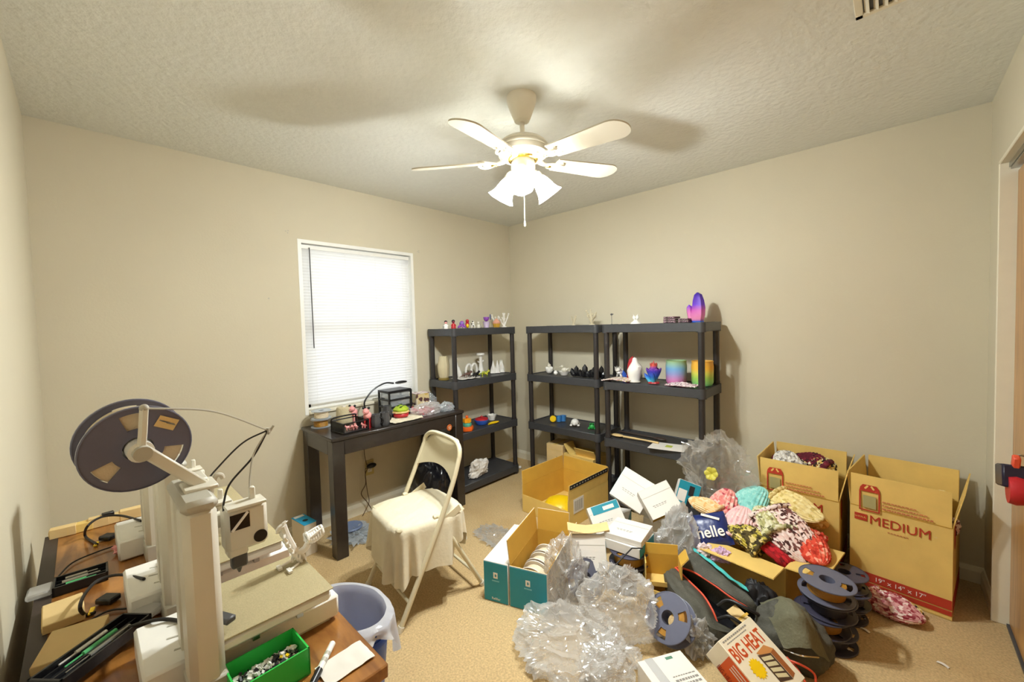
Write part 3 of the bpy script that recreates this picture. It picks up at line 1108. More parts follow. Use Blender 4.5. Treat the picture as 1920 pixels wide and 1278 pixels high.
def on2(px, tier, y=-.2, py=680):
    p = U(px, py, Y=y)
    return Vector((p.x, y, SZ[tier]))


def build(name, label, cat, loc, parts, rot=0, group=None, scale=1.0):
    """parts: [(part name, MB, material)]; a single part becomes the thing itself"""
    if len(parts) == 1:
        o = obj(name, parts[0][1], parts[0][2], None, loc, rot)
        tag(o, label, cat, group)
    else:
        o = thing(name, label, cat, loc, rot, group)
        for pn, mb, m_ in parts:
            obj(pn, mb, m_, o)
    o.scale = (scale,) * 3
    return o


def ghost(h):
    return MB().lathe([(.0, 0), (h * .38, 0), (h * .4, h * .1), (h * .3, h * .55), (h * .27, h * .75), (h * .17, h * .93), (0, h)], 16, cap=False, mod=lambda t, k: 1 + (.12 * math.cos(6 * t) if k in (1, 2) else 0))


def body_fig(h):
    b = MB().lathe([(0, 0), (h * .25, 0), (h * .27, h * .12), (h * .2, h * .4), (h * .13, h * .58), (0, h * .62)], 14, cap=False)
    for s in (-1, 1):
        b.tube([(s * h * .15, 0, h * .5), (s * h * .24, -h * .06, h * .35), (s * h * .16, -h * .17, h * .28)], h * .05, 6, sub=3)
    return b


def head_fig(h):
    return MB().ball((0, 0, h * .76), (h * .17, h * .17, h * .19), 12, 8)


def hair_fig(h):
    return MB().ball((0, h * .03, h * .8), (h * .2, h * .19, h * .2), 12, 8, fn=lambda d: 1 if d.z > -.2 or d.y > .1 else .6)


def coral(h, seed, k=5):
    rnd = random.Random(seed)
    mb = MB()
    mb.lathe([(0, 0), (h * .2, 0), (h * .18, h * .05), (0, h * .07)], 12, cap=False)
    for i in range(k):
        a = 2 * PI * i / k + rnd.random()
        r = h * (.18 + .22 * rnd.random())
        zt = h * (.65 + .35 * rnd.random())
        p1 = Vector((math.cos(a) * r * .5, math.sin(a) * r * .5, zt * .5))
        p2 = Vector((math.cos(a) * r, math.sin(a) * r, zt))
        mb.tube([(0, 0, h * .03), p1, p2], [h * .05, h * .04, h * .035], 6, sub=3)
        a2 = a + .9
        mb.tube([p1, p1 + Vector((math.cos(a2) * r * .5, math.sin(a2) * r * .5, h * .22))], h * .032, 6)
        mb.ball(p2, h * .06, 8, 6)
    return mb


def crystal(h, seed, k=6, r=.25):
    rnd = random.Random(seed)
    mb = MB()
    for i in range(k):
        a = 2 * PI * i / k + rnd.random() * .6
        lean = (.0 if i == 0 else .35 + .25 * rnd.random())
        hh = h * (1 if i == 0 else .45 + .35 * rnd.random())
        rr = h * r * (.5 if i == 0 else .34 + .12 * rnd.random())
        Mx = Matrix.Translation((0 if i == 0 else math.cos(a) * h * r * .55, 0 if i == 0 else math.sin(a) * h * r * .55, 0)) @ Matrix.Rotation(a, 4, 'Z') @ Matrix.Rotation(lean, 4, 'Y')
        mb.lathe([(rr * .75, 0), (rr, hh * .25), (rr * .9, hh * .72), (.0004, hh)], 6, Mx)
    mb.v = [(x, y, max(z, .0005)) for x, y, z in mb.v]
    return mb


def beast(h, l, seed=1, spikes=True):
    """small four-legged animal"""
    mb = MB()
    mb.tube([(-l * .5, 0, h * .45), (-l * .2, 0, h * .55), (l * .15, 0, h * .52), (l * .34, 0, h * .72), (l * .5, 0, h * .82)], [h * .1, h * .22, h * .23, h * .16, h * .17], 10, sub=4)
    mb.tube([(-l * .45, 0, h * .45), (-l * .7, h * .1, h * .3), (-l * .9, h * .25, h * .12)], [h * .1, h * .07, h * .03], 6, sub=3)
    for sx in (-.28, .2):
        for s in (-1, 1):
            mb.tube([(l * sx, s * h * .14, h * .4), (l * sx + l * .03, s * h * .22, h * .2), (l * sx, s * h * .22, 0)], [h * .09, h * .07, h * .06], 6, sub=2)
    for s in (-1, 1):
        mb.cyl((l * .42, s * h * .08, h * .92), (l * .36, s * h * .14, h * 1.15), h * .06, h * .005, 6)
    if spikes:
        for k in range(5):
            x = -l * .35 + k * l * .14
            mb.cyl((x, 0, h * .68), (x - l * .03, 0, h * .9), h * .05, h * .004, 5)
    return mb


def petals(r, h, k, z0=0, lean=.6):
    mb = MB()
    for i in range(k):
        a = 2 * PI * i / k
        Mx = Matrix.Translation((0, 0, z0)) @ Matrix.Rotation(a, 4, 'Z') @ Matrix.Rotation(lean, 4, 'Y')
        mb.ball((0, 0, 0), 1, 8, 6, fn=None)
        vs_ = mb.v[-(8 * 7):]
        nv = [Mx @ Vector((q[0] * r * .12, q[1] * r * .38, h * .5 + q[2] * h * .5)) for q in vs_]
        mb.v[-(8 * 7):] = [(q.x, q.y, max(q.z, z0 + .0005)) for q in nv]
    return mb


W, CR, BK = M['white'], M['cream'], M['black']
PK = M['pink']
# shelf beside the console table, top tier
for px_ in (811, 819):
    build('ghost_figurine', 'tiny white ghost figurine at the end of the shelf top near the window', 'figurine', on1(px_, 3, .22, 608), [('body', ghost(.034), W)], group='tiny white ghost figurines')
build('hooded_figurine', 'small white figurine with black hair on the shelf top', 'figurine', on1(830, 3, .25, 605), [('body', body_fig(.07), W), ('head', head_fig(.07), PK), ('hair', hair_fig(.07), BK)], R(60))
build('robed_figurine', 'small dark red robed figurine with black hair on the shelf top', 'figurine', on1(850, 3, .3, 605), [('body', body_fig(.075), M['red']), ('head', head_fig(.075), mat('maroon', '#7c1f38', .5)), ('hair', hair_fig(.075), BK)], R(60))
octo = MB().ball((0, 0, .04), (.022, .022, .024), 14, 9)
for k in range(7):
    a = 2 * PI * k / 7
    octo.tube([(.01 * math.cos(a), .01 * math.sin(a), .03), (.03 * math.cos(a), .03 * math.sin(a), .014), (.036 * math.cos(a + .3), .036 * math.sin(a + .3), .005)], [.008, .006, .004], 6, sub=3)
build('octopus_figurine', 'small purple octopus figurine on the shelf top', 'figurine', on1(866, 3, .28, 605), [('body', octo, M['purple']), ('eyes', MB().ball((.019, -.011, .045), .005, 8, 6).ball((.019, .011, .045), .005, 8, 6), mat('teal_eye', '#5fb7c4', .4))], R(-30))
build('bird_figurine', 'small red bird figurine with a yellow belly on the shelf top', 'figurine', on1(876, 3, .24, 605), [('body', MB().ball((0, 0, .03), (.022, .018, .03), 12, 8).ball((.008, 0, .062), .016, 10, 7).cyl((-.015, 0, .03), (-.04, 0, .045), .01, .003, 6), M['red']), ('belly', MB().ball((.012, 0, .022), (.014, .014, .02), 10, 7), M['yellow'])], R(-30))
build('spotted_figurine', 'small white figurine with black spots on the shelf top', 'figurine', on1(887, 3, .26, 605), [('body', beast(.06, .05, 3, False), W), ('spots', MB().ball((.012, -.012, .036), (.01, .005, .008), 8, 6).ball((.022, -.004, .056), (.006, .006, .006), 8, 6).ball((-.012, -.011, .033), (.008, .005, .007), 8, 6), BK)], R(-40))
build('cat_figurine', 'small cream sitting cat figurine beside a purple flower on the shelf top', 'figurine', on1(897, 3, .24, 605), [('body', MB().lathe([(0, 0), (.018, 0), (.02, .012), (.012, .03), (0, .036)], 12, cap=False).ball((0, 0, .043), .012, 10, 7).cyl((-.008, 0, .05), (-.01, 0, .062), .005, .001, 5).cyl((.008, 0, .05), (.01, 0, .062), .005, .001, 5).tube([(0, .016, .006), (.02, .02, .01), (.026, .01, .02)], .004, 6, sub=3), CR)])
build('flower_pot', 'purple flower print in a small white pot on the shelf top', 'flower pot', on1(912, 3, .27, 605), [('pot', MB().lathe([(0, 0), (.022, 0), (.03, .05), (.033, .055), (.026, .055), (.02, .01), (0, .01)], 16, cap=False), mat('lilac_pot', '#d9c6e4', .5)), ('petals', petals(.055, .05, 7, .055, .55), M['purple']), ('flower_heart', MB().ball((0, 0, .085), (.014, .014, .012), 10, 7), mat('magenta', '#d23fa0', .4)), ('leaf', MB().ball((.02, .03, .095), (.004, .01, .028), 8, 6), mat('slate_leaf', '#5b5f86', .5))])
build('cupcake_box', 'gold cupcake-shaped box with pink icing on the shelf top', 'box', on1(931, 3, .25, 605), [('cup', MB().lathe([(0, 0), (.026, 0), (.036, .035), (0, .035)], 24, cap=False, mod=lambda t, k: 1 + .06 * math.cos(12 * t)), mat('gold_cup', '#d6a53c', .4)), ('icing', MB().lathe([(.036, .034), (.038, .045), (.028, .058), (.024, .064), (.012, .076), (0, .084)], 20, cap=False), mat('peach_icing', '#e2a48c', .5))])
for i, px_ in enumerate((936, 945)):
    build('coral_print', 'white branching coral print at the corner end of the shelf top', 'ornament', on1(px_, 3, .14 + .16 * i, 600), [('coral', coral(.13, 4 + i), W)], group='white coral prints')
# second tier
build('tall_vase', 'tall beige ribbed vase on a brown foot behind the shelf post', 'vase', on1(832, 2, .16, 700), [('vase', MB().lathe([(.036, .018), (.045, .05), (.05, .12), (.04, .17), (.036, .2), (.033, .2), (.034, .16), (.03, .03), (0, .03)], 24, cap=False, mod=lambda t, k: 1 + .03 * math.cos(12 * t)), mat('beige_vase', '#cbbf9d', .5)), ('foot', MB().lathe([(0, 0), (.045, 0), (.046, .012), (.038, .02), (0, .02)], 24, cap=False), mat('olive_foot', '#7d6b32', .5))])
build('paper_sheet', 'crumpled white paper sheet under the brown and black prints on the shelf', 'paper', on1(873, 2, .26, 708), [('sheet', MB().sheet(14, 10, lambda u_, v_: Vector(((u_ - .5) * .16, (v_ - .5) * .2, .006 + .008 * noise.noise(Vector((u_ * 5, v_ * 5, 1))))), .0012), M['paper'])])
horn = MB().tube([(0, 0, 0), (0, .012, .05), (0, .03, .1), (0, .034, .14), (0, .02, .165)], [.024, .022, .017, .012, .004], 10, sub=4)
build('horn_print', 'tall white curved horn print on the shelf behind its front post', 'ornament', on1(862, 2, .1, 700), [('horn', horn, W)], R(160))
for i, px_ in enumerate((879, 889)):
    build('arch_print', 'white hoop-shaped print on the second tier of the shelf', 'ornament', on1(px_, 2, .12, 700), [('hoop', MB().tube([(0, -.03, 0), (0, -.034, .05), (0, -.018, .09), (0, .012, .1), (0, .034, .06), (0, .03, 0)], .011, 8, sub=4), W)], group='white hoop prints')
build('pedestal_print', 'tall white pedestal print with a flat round top on the shelf', 'ornament', on1(902, 2, .14, 700), [('stem', MB().lathe([(0, 0), (.036, 0), (.03, .02), (.018, .08), (.014, .15), (.02, .175), (0, .175)], 16, cap=False), W), ('disc', MB().lathe([(0, .175), (.036, .176), (.04, .186), (.034, .196), (0, .196)], 20, cap=False), W), ('cross_arm', MB().tube([(0, -.035, .12), (0, 0, .105), (0, .035, .125)], .007, 6, sub=3), W)])
for i, px_ in enumerate((925, 933, 941, 949)):
    build('spiral_cone', 'white spiral cone print in a row on the second tier of the shelf', 'ornament', on1(px_, 2, .18 + .02 * (i % 2), 700), [('cone', MB().lathe([(.028 * (1 - k / 12) + .0015, .12 * k / 12) for k in range(13)], 20, mod=lambda t, k: 1 + .16 * math.cos(4 * t + k * .7)), W)], group='white spiral cone prints')
build('log_print', 'brown scaly lizard print lying on white paper on the shelf', 'ornament', on1(877, 2, .27, 702) + Vector((0, 0, .012)), [('body', beast(.05, .1, 5), mat('dusty_brown', '#6d5148', .6))], R(95))
build('dragon_print', 'black spiky dragon print on white paper on the shelf', 'ornament', on1(893, 2, .3, 704) + Vector((0, 0, .004)), [('body', beast(.055, .09, 6), BK)], R(100))
build('lizard_print', 'yellow and black banded lizard print at the front of the shelf', 'ornament', on1(909, 2, .31, 704), [('body', beast(.06, .09, 7), ramp_mat('banded', [(0, '#d8d23a'), (.45, '#1c2412'), (.55, '#86a72c'), (.8, '#11140e')], 'N', nscale=60))], R(60))
# third tier
build('stacking_toy', 'orange and yellow stacking toy on the third tier of the shelf', 'toy', on1(876, 1, .31, 800), [('base_ring', MB().lathe([(0, 0), (.05, 0), (.055, .015), (.05, .035), (0, .036)], 24, cap=False, mod=lambda t, k: 1 + .08 * math.cos(5 * t)), M['orange']), ('middle_ring', MB().lathe([(0, .036), (.036, .036), (.04, .05), (.034, .065), (0, .066)], 20, cap=False), mat('sea_green', '#4fa58c', .4)), ('star', MB().lathe([(0, .066), (.03, .068), (.03, .1), (0, .105)], 20, cap=False, mod=lambda t, k: 1 + .3 * math.cos(5 * t)), mat('amber', '#f2a320', .4)), ('knob', MB().ball((0, 0, .115), .014, 10, 7), M['orange'])])
build('lidded_bowl', 'round blue bowl with a red lid on the third tier of the shelf', 'bowl', on1(903, 1, .24, 790), [('bowl', MB().lathe([(0, 0), (.05, 0), (.066, .03), (.066, .04), (0, .04)], 24, cap=False), M['blue']), ('lid', MB().lathe([(.06, .04), (.058, .05), (.03, .06), (0, .062)], 24, cap=False), M['red']), ('lid_knob', MB().ball((0, 0, .066), (.012, .012, .008), 10, 6), M['red'])])
build('crown_print', 'white spiky crown print beside the blue bowl', 'ornament', on1(922, 1, .2, 785), [('crown', MB().lathe([(.03, 0), (.036, .02), (.044, .05), (.038, .05), (.028, .012), (0, .012)], 30, cap=False, mod=lambda t, k: 1 + (.22 * math.cos(6 * t) if k in (2, 3) else 0)), W)])
build('leaf_dish', 'yellow leaf-shaped dish at the shelf edge', 'dish', on1(926, 1, .335, 797), [('dish', MB().sheet(16, 8, lambda u_, v_: Vector(((v_ - .5) * .055 * math.sin(PI * (u_ * .94 + .03)), (u_ - .5) * .13, .004 + .012 * (2 * v_ - 1) ** 2)), .003), M['yellow'])])

# corner shelf
for px_, h_, s_ in ((1075, .085, 21), (1110, .13, 22)):
    build('cream_coral', ('low' if h_ < .1 else 'tall') + ' cream coral print on top of the corner shelf unit', 'ornament', on2(px_, 3, -.2, 605), [('coral', coral(h_, s_, 7), mat('bone_print', '#d8ccae', .5))])
build('cracked_egg', 'white cracked egg print on the corner shelf', 'ornament', on2(1030, 2, -.22, 700), [('shell', MB().ball((0, 0, .042), (.036, .036, .044), 20, 14, fn=lambda d: 1 if d.z < .3 + .25 * math.sin(math.atan2(d.y, d.x) * 5) else .72), W), ('hatchling', MB().ball((.004, -.006, .07), (.018, .018, .02), 10, 8).cyl((.0, -.006, .085), (.0, -.004, .1), .007, .001, 5), CR)])
build('egg_print', 'tiny white egg print beside the cracked egg', 'ornament', on2(1042, 2, -.27, 704), [('egg', MB().lathe([(0, 0), (.012, .002), (.019, .012), (.018, .024), (.01, .036), (0, .04)], 14, cap=False), W)])
build('bowl_figurine', 'white bird figurine sitting in a small white bowl on the corner shelf', 'figurine', on2(1058, 2, -.25, 704), [('bowl', MB().lathe([(0, 0), (.03, 0), (.05, .03), (.053, .034), (.046, .034), (.026, .008), (0, .008)], 24, cap=False), W), ('bird', MB().ball((0, 0, .045), (.026, .018, .022), 12, 8).ball((.018, 0, .075), .014, 10, 7).cyl((.03, 0, .075), (.042, 0, .072), .005, .001, 6).cyl((-.02, 0, .05), (-.046, 0, .062), .01, .003, 6), CR)], R(200))
for px_, h_ in ((1081, .09), (1097, .105), (1113, .085), (1128, .1)):
    build('black_crystal', {1081: 'black crystal print next to the white bird bowl', 1097: 'tallest black crystal print in the row on the corner shelf', 1113: 'lowest black crystal print in the row on the corner shelf', 1128: 'black crystal print beside the shelf end post'}[px_], 'ornament', on2(px_, 2, -.24, 704), [('crystal', crystal(h_, int(px_), 7, .5), M['black'])], group='black crystal prints')
build('yellow_disc', 'yellow round print leaning on blue tubs on the corner shelf', 'ornament', on2(1037, 1, -.25, 790), [('disc', MB().lathe([(0, -.008), (.026, -.008), (.03, 0), (.026, .008), (0, .008)], 20, Matrix.Translation((0, 0, .029)) @ Matrix.Rotation(R(80), 4, 'X'), cap=False), M['yellow'])], R(20))
for px_, y_, r_ in ((1048, -.2, .024), (1056, -.16, .028)):
    build('blue_tub', 'small round blue tub behind the yellow print', 'tub', on2(px_, 1, y_, 788), [('tub', MB().lathe([(0, 0), (r_ * .85, 0), (r_, .045), (r_ * 1.05, .05), (r_ * .9, .05), (r_ * .75, .006), (0, .006)], 20, cap=False), mat('tub_blue', '#3d7dbd', .4))], group='small blue tubs')
build('turtle_print', 'white turtle print on the third tier of the corner shelf', 'ornament', on2(1078, 1, -.24, 792), [('shell', MB().ball((0, 0, .03), (.042, .034, .03), 16, 10, fn=lambda d: 1 + .06 * math.sin(9 * math.atan2(d.y, d.x)) * (1 - abs(d.z))), W), ('limbs', MB().ball((.05, 0, .026), (.018, .014, .014), 10, 7).ball((.03, .032, .01), (.018, .012, .009), 8, 6).ball((.03, -.032, .01), (.018, .012, .009), 8, 6).ball((-.03, .03, .01), (.016, .012, .009), 8, 6).ball((-.03, -.03, .01), (.016, .012, .009), 8, 6), W)], R(-60))
build('frog_print', 'small green frog print on the corner shelf', 'ornament', on2(1110, 1, -.26, 800), [('body', MB().ball((0, 0, .024), (.022, .024, .024), 12, 8).ball((.012, .01, .05), .009, 8, 6).ball((.012, -.01, .05), .009, 8, 6).ball((.006, .024, .01), (.018, .01, .01), 8, 6).ball((.006, -.024, .01), (.018, .01, .01), 8, 6), mat('leaf_green', '#2fa34a', .4)), ('eyes', MB().ball((.02, .01, .052), .004, 6, 5).ball((.02, -.01, .052), .004, 6, 5), BK)], R(-60))

# rainbow shelf
build('fox_figurine', 'small white two-headed figurine on top of the shelf holding the purple vase', 'figurine', on2(1192, 3, -.25, 600), [('body', MB().lathe([(0, 0), (.04, 0), (.036, .01), (.02, .02), (.015, .03), (0, .034)], 16, cap=False).ball((.012, 0, .048), (.013, .012, .018), 10, 7).ball((-.013, 0, .046), (.013, .012, .016), 10, 7).cyl((.014, 0, .06), (.018, 0, .075), .005, .001, 5).cyl((-.014, 0, .058), (-.02, 0, .072), .005, .001, 5), W)])
build('bird_ornament', 'tiny dark bird print at the left end of the rainbow pot shelf top', 'ornament', on2(1147, 3, -.3, 600), [('bird', MB().cyl((0, 0, 0), (0, 0, .07), .0018, n=6).ball((0, 0, .078), (.012, .006, .008), 8, 6).cyl((.01, 0, .08), (.02, 0, .079), .003, .0005, 5).lathe([(0, 0), (.014, 0), (0, .005)], 10, cap=False), M['dgrey'])])
stripe = ramp_mat('pink_slab', [(0, '#4a3038'), (.45, '#b99aa4'), (.6, '#5c3c48')], 'N', nscale=40)
for i, (px_, k_) in enumerate(((1258, 0), (1258, 1), (1258, 2), (1284, 0), (1284, 1))):
    pt = on2(px_, 3, -.27, 600)
    build('slab_coaster', ('flat dusty pink marbled coaster ' + ('lowest', 'second', 'topmost')[k_] + (' in the wider stack on the shelf top' if px_ < 1270 else ' in the narrower stack beside the purple vase')), 'coaster', pt + Vector((.003 * k_, 0, .0152 * k_)), [('slab', MB().box((0, 0, .0075), (.085 if px_ < 1270 else .066, .085, .014), bev=.004), stripe)], R(6 - 7 * k_), group='marbled coasters on the shelf top')
pv = ramp_mat('purple_to_pink', [(0, '#6a4fc0'), (.12, '#e58bb4'), (.4, '#c85bb0'), (.6, '#6a35c8'), (1, '#3a1f9a')], 'Z', 0, .2)
build('crystal_vase', 'purple and pink crystal-shaped vase on the shelf top', 'vase', on2(1308, 3, -.22, 600), [('shell', MB().lathe([(0, 0), (.036, 0), (.05, .05), (.052, .1), (.044, .15), (.03, .19), (.006, .205), (0, .2)], 8, cap=False, mod=lambda t, k: 1 if k < 3 else (1.0 if math.cos(t - .2) > -.1 else .72)), pv), ('side_crystal', MB().lathe([(.018, 0), (.022, .08), (.018, .11), (.001, .125)], 6, Matrix.Translation((-.04, -.005, 0)) @ Matrix.Rotation(R(-7), 4, 'Y')), pv), ('foot', MB().lathe([(0, 0), (.042, 0), (.04, .01), (0, .012)], 8, cap=False), M['blue'])])
build('white_dragon', 'white winged dragon figurine behind the red crystal', 'figurine', on2(1163, 2, -.2, 700), [('body', beast(.09, .07, 9), W), ('wings', MB().prism([(0, 0), (.04, .05), (.05, .02), (.03, -.01)], -.002, .002, Matrix.Translation((-.01, .012, .05)) @ Matrix.Rotation(R(70), 4, 'X')).prism([(0, 0), (.04, .05), (.05, .02), (.03, -.01)], -.002, .002, Matrix.Translation((-.01, -.012, .05)) @ Matrix.Rotation(R(110), 4, 'X')), W)], R(-100))
pat = ramp_mat('patterned_mat', [(0, '#e9d9d2'), (.4, '#c9a0a0'), (.55, '#e8dcc0'), (.7, '#b2a64a'), (.85, '#d6c6c4')], 'V', nscale=90)
build('patterned_mat', 'pale patterned cloth folded at the shelf edge', 'cloth', on2(1158, 2, -.36, 713), [('mat', MB().sheet(16, 12, lambda u_, v_: Vector(((u_ - .5) * .2, (v_ - .5) * .14, .012 + .012 * math.sin(PI * u_) + .006 * noise.noise(Vector((u_ * 4, v_ * 4, 2))))), .006), pat)], R(3))
build('red_crystal', 'dark red pointed crystal print leaning behind the white vase', 'ornament', on2(1180, 2, -.2, 700), [('crystal', MB().lathe([(.02, 0), (.03, .06), (.032, .12), (.026, .155), (.001, .185)], 6, Matrix.Rotation(R(9), 4, 'Y')), M['red']), ('base_crystal', MB().lathe([(.016, 0), (.018, .04), (.001, .07)], 6, Matrix.Translation((-.035, 0, 0)) @ Matrix.Rotation(R(-15), 4, 'Y')), M['blue'])])
build('crystal_jar', 'white faceted crystal jar on the shelf beside a red crystal', 'vase', on2(1190, 2, -.31, 716), [('jar', MB().lathe([(0, 0), (.04, 0), (.038, .012), (.05, .05), (.055, .085), (.048, .115), (.022, .15), (.014, .178), (0, .185)], 10, cap=False, mod=lambda t, k: 1 if k < 5 else 1 + .2 * math.cos(t)), W), ('foot', MB().lathe([(0, 0), (.046, 0), (.046, .006), (0, .007)], 10, cap=False), CR)])
lot = ramp_mat('lotus_gradient', [(0, '#5ad0e0'), (.25, '#2f6fd0'), (.5, '#4436b8'), (.62, '#8a4ab0'), (.75, '#d85a4a'), (1, '#b83a34')], 'Z', 0.01, .17)
build('lotus_vase', 'blue and red lotus-shaped crystal print on a red foot', 'vase', on2(1226, 2, -.3, 716), [('foot', MB().lathe([(0, 0), (.042, 0), (.038, .01), (0, .012)], 8, cap=False), M['red']), ('outer_petals', petals(.075, .115, 8, .01, .5), lot), ('inner_petals', petals(.05, .14, 5, .012, .18), lot), ('crystal', crystal(.165, 8, 4, .22), lot)])
r1 = ramp_mat('rainbow_soft', [(0, '#d86a9a'), (.25, '#c78ac0'), (.45, '#8f9ad0'), (.65, '#6fa6d6'), (.85, '#8fb8a8'), (1, '#9ab87a')], 'Z', 0, .17)
r2 = ramp_mat('rainbow_bright', [(0, '#7fd08a'), (.3, '#a0cf5a'), (.5, '#d4d25a'), (.7, '#f0b53a'), (1, '#eeb24a')], 'Z', 0, .17)
pot = [(0, 0), (.058, 0), (.068, .02), (.07, .13), (.066, .158), (.07, .168), (.062, .168), (.06, .15), (.06, .02), (0, .015)]
build('rainbow_pot', 'ribbed pot fading from pink to blue and green on the shelf', 'pot', on2(1268, 2, -.25, 700), [('pot', MB().lathe(pot, 36, cap=False, mod=lambda t, k: 1 + .015 * math.cos(18 * t)), r1)])
build('rainbow_pot', 'ribbed pot fading from green to orange behind the shelf post', 'pot', on2(1317, 2, -.22, 700), [('pot', MB().lathe(pot, 36, cap=False, mod=lambda t, k: 1 + .015 * math.cos(18 * t)), r2)])
gl_ = ramp_mat('glitter_mat', [(0, '#dccdd0'), (.35, '#a87f8a'), (.5, '#ece0e0'), (.7, '#6a4a5c'), (.85, '#e6c6c6')], 'V', nscale=140)
build('glitter_cloth', 'pink glitter cloth crumpled before the rainbow pots', 'cloth', on2(1279, 2, -.365, 718), [('cloth', MB().sheet(22, 12, lambda u_, v_: Vector(((u_ - .5) * .2, (v_ - .5) * .1, .01 + .018 * math.sin(PI * u_) * (1 - abs(2 * v_ - 1)) + .012 * abs(noise.noise(Vector((u_ * 7, v_ * 6, 2)))))), .004), gl_)])
sp_ = build('wooden_spoon', 'pale wooden spoon lying along the third tier', 'spoon', on2(1182, 1, -.33, 815), [('handle', MB().tube([(-.06, 0, .01), (.08, 0, .012), (.22, 0, .012)], [.008, .006, .007], 8, sub=3), M['card_lt']), ('spoon_bowl', MB().ball((-.11, 0, .012), (.055, .03, .009), 14, 8), M['card_lt'])], R(-1))
build('dark_spoon', 'dark brown wooden spoon behind the pale spoon', 'spoon', on2(1205, 1, -.22, 808), [('handle', MB().tube([(-.2, 0, .01), (0, 0, .012), (.1, 0, .012)], .007, 8, sub=3), M['dark_brown']), ('spoon_bowl', MB().ball((.14, 0, .012), (.05, .026, .009), 14, 8), M['dark_brown'])], R(-4))
fl = build('flyer', 'white flyer with a yellow-green picture at the shelf edge', 'flyer', on2(1253, 1, -.36, 832), [('paper', MB().sheet(8, 8, lambda u_, v_: Vector(((u_ - .5) * .24, (v_ - .5) * .17, .003 + .006 * u_ * u_)), .0012), M['paper']), ('picture', MB().box((.01, .01, .0055), (.06, .05, .0006)), mat('lime_print', '#b6c04a', .6))], R(8))

# ------------------------------------------------------------------ things on the console table
DZ = .7505


def desk(px, py):
    p = U(px, py, Z=DZ)
    return Vector((p.x, p.y, DZ))


def hair_spool(label, loc, m_fil, z):
    t = spool(label, .062, .05, M['bluefilm'], m_fil, .7, 0, group='clear spools on the console table')
    t.location = (loc.x, loc.y, z + .028)
    return t


s0 = desk(597, 806)
s0 = Vector((.12, -2.045, 0))
hair_spool('clear plastic spool of orange thread at the bottom of a stack by the window', s0, M['fil_gold'], DZ)
hair_spool('clear plastic spool of tan thread on top of a stack by the window', s0 + Vector((.003, .004, 0)), M['fil_cream'], DZ + .057)
s1 = Vector((.09, -1.9, 0))
build('paper_cone', 'beige cone of yarn standing on the console table', 'yarn', (.17, -1.905, DZ), [('yarn', MB().lathe([(0, .002), (.052, .002), (.055, .02), (.05, .11), (.044, .118), (0, .118)], 28, cap=False, mod=lambda t, k: 1 + .008 * math.cos(20 * t)), mat('beige_yarn', '#c8bb98', .9, bump=.4, bscale=150)), ('core', MB().lathe([(.012, 0), (.014, .126), (.01, .126), (.008, 0)], 12, cap=False), M['paper'])])
bk = thing('wire_basket', 'black mesh letter tray holding pink prints at the table corner', 'basket', (.385, -1.965, DZ), R(4))
for s in (-1, 1):
    obj('side_panel', MB().box((0, s * .085, .035), (.16, .003, .06)), film_mat('black_mesh', (.05, .05, .05), .35, .02, .5), bk)
obj('base', MB().box((0, 0, .004), (.16, .17, .004)), M['black'], bk)
rim = MB()
for z_ in (.008, .066):
    rim.tube([(-.08, -.085, z_), (.08, -.085, z_), (.08, .085, z_), (-.08, .085, z_)], .004, 6, closed=True)
for sx in (-1, 1):
    for sy in (-1, 1):
        rim.cyl((sx * .08, sy * .085, .0), (sx * .08, sy * .085, .068), .004, n=8)
obj('wire_frame', rim, M['black'], bk)
obj('top_bar', MB().tube([(-.08, -.085, .066), (-.07, -.07, .085), (-.07, .07, .085), (-.08, .085, .066)], .005, 8, sub=3), M['black'], bk)
rnd = random.Random(5)
for k in range(5):
    build('pink_print', 'small pale pink print piled in the black letter tray', 'ornament', Vector((.385 + rnd.uniform(-.04, .04), -1.985 + k * .024, DZ + .0062)), [('body', beast(.034, .035, k), PK)], rnd.random() * 6, group='pink prints in the black tray')
# flamingo-like pink figures
for i, (px_, py_, h_) in enumerate(((664, 792, .12), (690, 802, .135))):
    p = desk(px_, py_)
    build('pig_figurine', 'pink %s figurine with black ears beside the black letter tray' % ('crouching' if i == 0 else 'long-legged'), 'figurine', p, [('body', MB().ball((0, 0, h_ * .62), (.03, .026, .026), 12, 9).ball((.022, 0, h_ * .85), .021, 10, 8).cyl((.04, 0, h_ * .84), (.05, 0, h_ * .83), .01, .009, 10), PK), ('legs', MB().tube([(-.012, .012, h_ * .5), (-.014, .014, 0)], .007, 6).tube([(-.012, -.012, h_ * .5), (-.014, -.014, 0)], .007, 6).tube([(.014, .012, h_ * .5), (.016, .014, 0)], .007, 6).tube([(.014, -.012, h_ * .5), (.016, -.014, 0)], .007, 6), M['red'] if i else PK), ('ears', MB().ball((.018, .018, h_ + .002), .009, 8, 6).ball((.018, -.018, h_ + .002), .009, 8, 6), BK)], R(-50))
gl = thing('gooseneck_lamp', 'black gooseneck clip lamp bending over the console table before the blind', 'lamp', desk(690, 782))
L0 = Vector(gl.location)
obj('base', MB().lathe([(0, 0), (.045, 0), (.045, .012), (.03, .02), (.012, .03), (0, .03)], 20, cap=False), M['black'], gl)
obj('gooseneck', MB().tube([(0, 0, .02)] + [U(x, y, X=L0.x - .005) - L0 for x, y in ((683, 757), (690, 742), (703, 728), (722, 718), (738, 718))], .006, 8, sub=6), M['black'], gl)
he = U(752, 716, X=L0.x) - L0
obj('lamp_head', MB().ball(he, (.014, .055, .012), 14, 8), M['black'], gl)
obj('lamp_panel', MB().ball(he - Vector((0, 0, .008)), (.012, .045, .006), 12, 6), W, gl)
